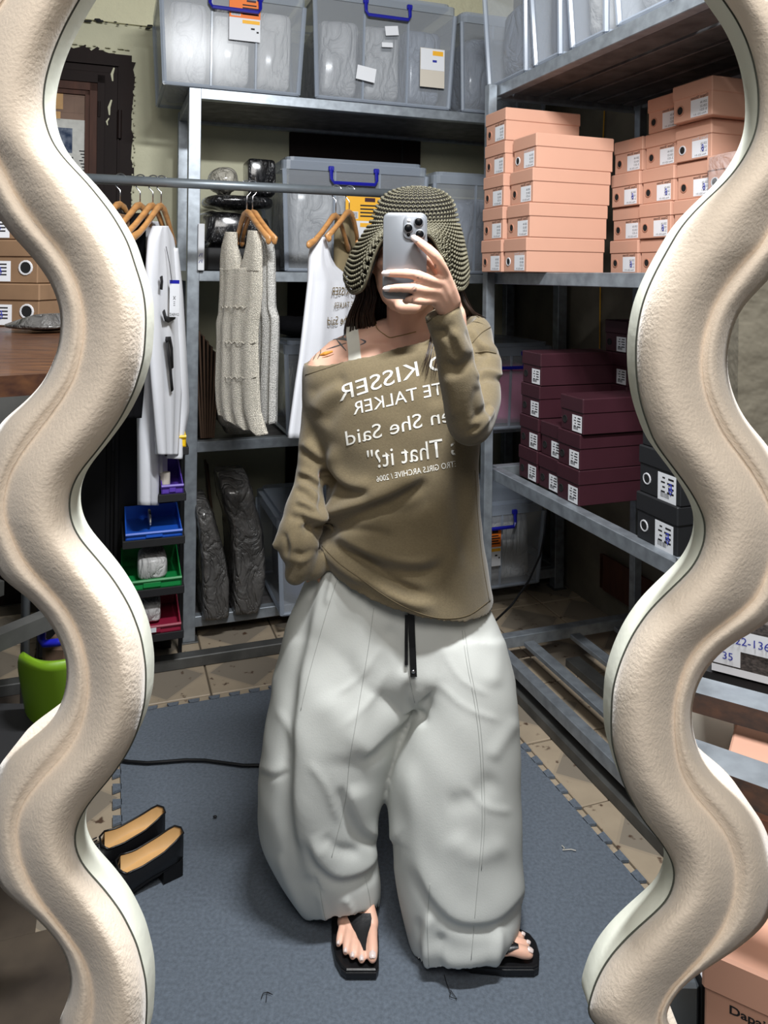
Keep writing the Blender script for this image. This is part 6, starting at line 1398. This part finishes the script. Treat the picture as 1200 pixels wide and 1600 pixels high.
# drawstring
def ribbon(pts, w_, th, side=(1, 0, 0)):
    mb = MB(); pts = spline(np.array(pts), 22); s = np.array(side, float); rs = []
    for i, p in enumerate(pts):
        t = pts[min(i + 1, 21)] - pts[max(i - 1, 0)]; t /= np.linalg.norm(t); n = np.cross(t, s); n /= np.linalg.norm(n); ww = w_ if np.isscalar(w_) else np.interp(i / 21, np.linspace(0, 1, len(w_)), w_)
        rs.append([p - s * ww + n * th, p + s * ww + n * th, p + s * ww - n * th, p - s * ww - n * th])
    return mb.loft(rs)
def onT(x, y, off=.006): q = hit(bvT, x, y, off); return q if q is not None else P(x, y, 1.58)
dsr = ribbon([onT(642, 955), onT(643, 990), onT(645, 1020, .008), onT(646, 1054, .010)], .0068, .0014); part('drawstring', dsr, M['leather'], person, world=True, label='black drawstring tab with a metal snap')
mb = MB(); q = onT(646, 1046, .0125); mb.sphere(q, (.0042, .0018, .0042), 12, 6); part('snap', mb, M['chrome'], person, True, world=True)
part('drawstring', ribbon([onT(635, 960), onT(635, 1000), onT(636, 1036, .008)], .0034, .0014), M['leather'], person, world=True)

# ---- sandals -----------------------------------------------------------------------
def sandal(outline, top_z, strapfn):
    pts = [tuple(PF(x, y, 0.03)[:2]) for x, y in outline]; mb = MB(); c = np.mean(pts, 0)
    lay = [(.0128, .985), (.020, 1.0), (.026, 1.0), (.0265, .975), (.030, .975), (.032, .95)]
    mb.loft([[(c[0] + (x - c[0]) * k, c[1] + (y - c[1]) * k, z) for x, y in pts] for z, k in lay]); sd = part('sandal_sole', mb, M['leather'], person, world=True, label='square-toed black sandal sole')
    for s in strapfn(): part('strap', s, M['leather'], sd, True, world=True)
    return sd
def on_foot(rows, off=.0022):
    g = []
    for p0, p1 in rows:
        row = []
        for t in np.linspace(0, 1, 6):
            q = hit(bvB, p0[0] + (p1[0] - p0[0]) * t, p0[1] + (p1[1] - p0[1]) * t, off); row.append(q if q is not None else (row[-1] if row else PF(*p0, .05)))
        g.append(row)
    for _ in range(2): g = [[(g[max(j - 1, 0)][i] + g[min(j + 1, len(g) - 1)][i] + g[j][max(i - 1, 0)] + g[j][min(i + 1, 5)] + 2 * g[j][i]) / 6 for i in range(6)] for j in range(len(g))]
    mb = MB(); mb.grid(g); mb.grid([[p - np.array([0, -.001, .0025]) for p in r_] for r_ in g][::-1]); return mb
def lstr():
    return [on_foot([((537, 1424), (588, 1424)), ((541, 1436), (586, 1436)), ((548, 1447), (582, 1447)), ((555, 1458), (577, 1458)), ((561, 1469), (574, 1469)), ((565, 1480), (573, 1480)), ((568, 1488), (573, 1488))])]
sandal([(518, 1440), (519, 1470), (524, 1496), (533, 1512), (541, 1518), (588, 1518), (592, 1510), (592, 1470), (590, 1430), (580, 1392), (560, 1378), (538, 1386), (524, 1408)], 0, lstr)
def rstr():
    return [on_foot([((780, 1455), (776, 1502)), ((786, 1460), (784, 1498)), ((793, 1465), (792, 1492)), ((800, 1470), (800, 1487)), ((806, 1474), (807, 1483)), ((811, 1477), (812, 1482))])]
sandal([(842, 1509), (843, 1488), (838, 1470), (829, 1459), (815, 1452), (780, 1446), (735, 1444), (705, 1452), (695, 1470), (700, 1492), (735, 1508), (790, 1513), (835, 1513)], 0, rstr)

# ---- hair --------------------------------------------------------------------------
hr = MB(); g = np.random.default_rng(3)
def lock(p, rad): hr.tube(spline(p, 12), np.interp(np.linspace(0, 1, 12), [0, .15, .75, 1], [rad * .6, rad, rad * .9, rad * .15]), 5)
for k in range(300):                                                 # left side fall, behind and over the bare shoulder
    t = g.random(); s = g.random(); x0 = 558 + 24 * t; xe = 540 + 50 * t + g.normal(0, 2)
    lock([P(x0 + 8, 395, 1.70 + .05 * s), P(x0, 430, 1.70 + .05 * s), P(x0 - 2 + 9 * t, 465, 1.70 + .04 * s), P((x0 + xe) / 2 - 4, 490, 1.71 + .04 * s), P(xe, 507 + 10 * g.random() + 6 * t, 1.735 + .04 * s), P(xe - 2, 525 + 45 * g.random(), 1.80 + .03 * s)], .0016)
for k in range(130):                                                  # far side fall
    t = g.random(); s = g.random(); x0 = 700 + 20 * t
    lock([P(x0 - 8, 395, 1.68 + .05 * s), P(x0, 440, 1.70 + .06 * s), P(x0 + 8 + 8 * t, 480, 1.76 + .03 * s), P(x0 + 14 + 14 * t, 500, 1.80), P(x0 + 10, 560, 1.88)], .0020)
for k in range(150):                                                 # back of the head and down the back
    a = math.pi * g.random(); r_ = .078 + .012 * g.random(); x = r_ * math.cos(a); y = .098 * math.sin(a)
    lock([hp(x * .8, y * .8 + .01, .07), hp(x, y + .012, .0), hp(x * 1.02, y + .02, -.07), hp(x * 1.2, .085 + .3 * max(0, y), -.14), hp(x * 1.5, .17 + .02 * g.random(), -.26 - .08 * g.random())], .0055)
for k in range(24):                                                  # strands lying on the chest below the phone hand
    t = g.random(); x0 = 664 + 30 * t; p = []
    for y, dx in ((500, 8), (530, 6), (555, 0), (578 + 22 * g.random(), -6 - 8 * g.random())):
        xx = x0 + dx * (1 - t * .6); r = ray(xx, y); r = r / np.linalg.norm(r); hh = bvS.ray_cast(Vector(CAM + r * (1.53 / r[1])), Vector(r))
        p.append(np.array(hh[0]) + np.array([0, -.004, .001]) if hh[0] is not None else P(xx, y, 1.62))
    lock(p, .0006)
for k in range(16): lock([P(716 + 4 * g.random(), 450, 1.70), P(726 + 5 * g.random(), 474, 1.69), P(734 + 8 * g.random(), 487, 1.69), P(748 + 16 * g.random(), 497, 1.70)], .0008)
part('hair', hr, M['hair'], person, True, world=True)

# ---- crochet bucket hat ------------------------------------------------------------
HP = [  # pxl, pxr, y side, y front, half depth, D
    (648, 652, 291, 291, .003, 1.69), (625, 676, 294, 297, .036, 1.69), (602, 698, 303, 310, .070, 1.69), (590, 709, 316, 325, .090, 1.69), (583, 714, 332, 338, .100, 1.69), (577, 717, 348, 348, .106, 1.69), (566, 722, 366, 353, .114, 1.685), (552, 727, 388, 357, .124, 1.685), (541, 731, 412, 361, .132, 1.685), (537, 733, 430, 364, .136, 1.685), (542, 731, 444, 366, .134, 1.685)]
HR = spline(np.array(HP, float), 44)
def hat_pt(row, u, shrink=0.0):
    xl, xr, ys, yf, hd, D = row; c, s = math.cos(u), math.sin(u); t = (1 - c) / 2; x = xl + (xr - xl) * t; k = s if s > 0 else 0
    w_ = min(1, max(0, (ys - 352) / 70)); q = min(1, max(0, (k - .66) / .31)); q = q * q * (3 - 2 * q); ua = abs(math.atan2(abs(s) if s > 0 else 0, abs(c))) if s > 0 else 0
    y = ys + (yf - ys) * (k * (1 - w_) + q * w_) + (12 * w_ * math.exp(-((ua - .50) / .30) ** 2) if s > 0 else 0)
    skew = 3 * c * ((ys - 291) / 150); p = P(x, y + skew, D - hd * s); cc = P((xl + xr) / 2, ys, D); return p + (cc - p) * shrink
NU = 116; inner = MB(); inner.loft([[hat_pt(r_, u, .055) for u in np.linspace(0, 2 * math.pi, 72, endpoint=False)] for r_ in HR], True, False)
ro = [[hat_pt(r_, u, .075) for u in np.linspace(0, 2 * math.pi, 72, endpoint=False)] for r_ in HR]; inner.loft(ro[::-1], False, True)
hat = part('bucket_hat', inner, M['straw_shade'], person, True, world=True)
st = MB(); sph = MB().sphere((0, 0, 0), 1.0, 6, 4); SV, SF = np.array(sph.v), sph.f
def surf(v, u):
    f = v * (len(HR) - 1); i = min(int(f), len(HR) - 2); return hat_pt(HR[i] + (HR[i + 1] - HR[i]) * (f - i), u)
cum = [0]; 
for i in range(1, 200): cum.append(cum[-1] + np.linalg.norm(surf(i / 199, math.pi / 2 * .3) - surf((i - 1) / 199, math.pi / 2 * .3)))
NR = 28
for j in range(NR):
    v = np.interp((j + .6) / NR * cum[-1], cum, np.linspace(0, 1, 200)); v2 = min(1, v + .01); c0 = surf(v, 0); c1 = surf(v, math.pi); circ = np.linalg.norm(c1 - c0) * math.pi; nst = max(8, int(circ / (.0098 if v < .5 else .0086))); brim = v > .50
    for k in range(nst):
        u = 2 * math.pi * (k + .5 * (j % 2)) / nst; p = surf(v, u); du = surf(v, u + .02) - p; dv = surf(v2, u) - surf(max(0, v - .01), u); du /= np.linalg.norm(du); dv /= np.linalg.norm(dv) + 1e-9; nn = np.cross(du, dv); nn /= np.linalg.norm(nn)
        for s in ((-1, 1) if not brim else (-1, 1)):
            d = dv * .9 + du * s * (.55 if not brim else .75); d /= np.linalg.norm(d); e = np.cross(nn, d); L_ = .0046 if not brim else .0056; w_ = .0015 if not brim else .0020
            V_ = p + du * s * .0021 + SV[:, [0]] * e * w_ + SV[:, [1]] * nn * w_ * 1.1 + SV[:, [2]] * d * L_ + nn * (.0006 * s); st.add(V_, SF)
part('stitches', st, M['straw'], hat, True, world=True, kind='stuff', label='olive crochet stitches')
mb = MB(); mb.tube([hat_pt(HR[-1], u) for u in np.linspace(0, 2 * math.pi, 90)], .0034, 6); part('brim_edge', mb, M['straw'], hat, True, world=True)

# ---- the phone ---------------------------------------------------------------------
pc = P(632.5, 400, PD + .004); ph = thing('phone', 'grey phone with three black lenses held up in front of the face', 'phone', pc)
def rrect(w_, h_, r_, n=6):
    o = []
    for cx, cz, a0 in ((w_ / 2 - r_, h_ / 2 - r_, 0), (-w_ / 2 + r_, h_ / 2 - r_, 90), (-w_ / 2 + r_, -h_ / 2 + r_, 180), (w_ / 2 - r_, -h_ / 2 + r_, 270)):
        for k in range(n + 1): a = math.radians(a0 + 90 * k / n); o.append((cx + r_ * math.cos(a), cz + r_ * math.sin(a)))
    return o
def plate(mb, outs):
    """stacked outlines (w, h, r, y) -> solid"""
    return mb.loft([[(x + cx, y, z + cz) for x, z in rrect(w_, h_, r_)] for w_, h_, r_, y, cx, cz in outs])
tl_ = math.radians(1.2)
mb = MB(); plate(mb, [(.0755, .1505, .0115, -.0042, 0, 0), (.0772, .1522, .012, -.0036, 0, 0), (.0776, .1526, .012, 0, 0, 0), (.0772, .1522, .012, .0036, 0, 0), (.0755, .1505, .0115, .0042, 0, 0)]); o = part('phone_case', mb, M['titan'], ph, True); 
cxb, czb = .0165, .050
mb = MB(); plate(mb, [(.0400, .0420, .0105, -.0041, cxb, czb), (.0392, .0412, .0100, -.0062, cxb, czb), (.0375, .0395, .0095, -.0066, cxb, czb)]); bump = part('camera_bump', mb, M['titan'], ph, True)
def disc(cx, cz, r_, y0, y1, m, nm, par):
    mb = MB(); prof = [(r_, y0), (r_, y1 + .0006), (r_ * .92, y1)]; mb.loft([[(cx + q * math.cos(a), y, cz + q * math.sin(a)) for a in np.linspace(0, 2 * math.pi, 24, endpoint=False)] for q, y in prof]); return part(nm, mb, m, par, True)
for cx, cz in ((.0235, .0600), (.0055, .0490), (.0255, .0385)):
    disc(cx, cz, .0086, -.006, -.0086, M['titan'], 'lens_ring', bump); disc(cx, cz, .0074, -.006, -.0089, M['lens'], 'lens', bump)
disc(.0060, .0625, .0036, -.006, -.0069, M['ring_white'], 'flash', bump); disc(.0058, .0372, .0034, -.006, -.0069, M['lens'], 'sensor', bump)
mb = MB(); plate(mb, [(.0715, .1465, .0095, .0042, 0, 0), (.0715, .1465, .0095, .0046, 0, 0)]); part('screen', mb, M['lens'], ph, True)
mb = MB(); mb.bbox(.0384, .0395, -.0015, .0015, .012, .030, .0004); part('button', mb, M['titan'], ph)
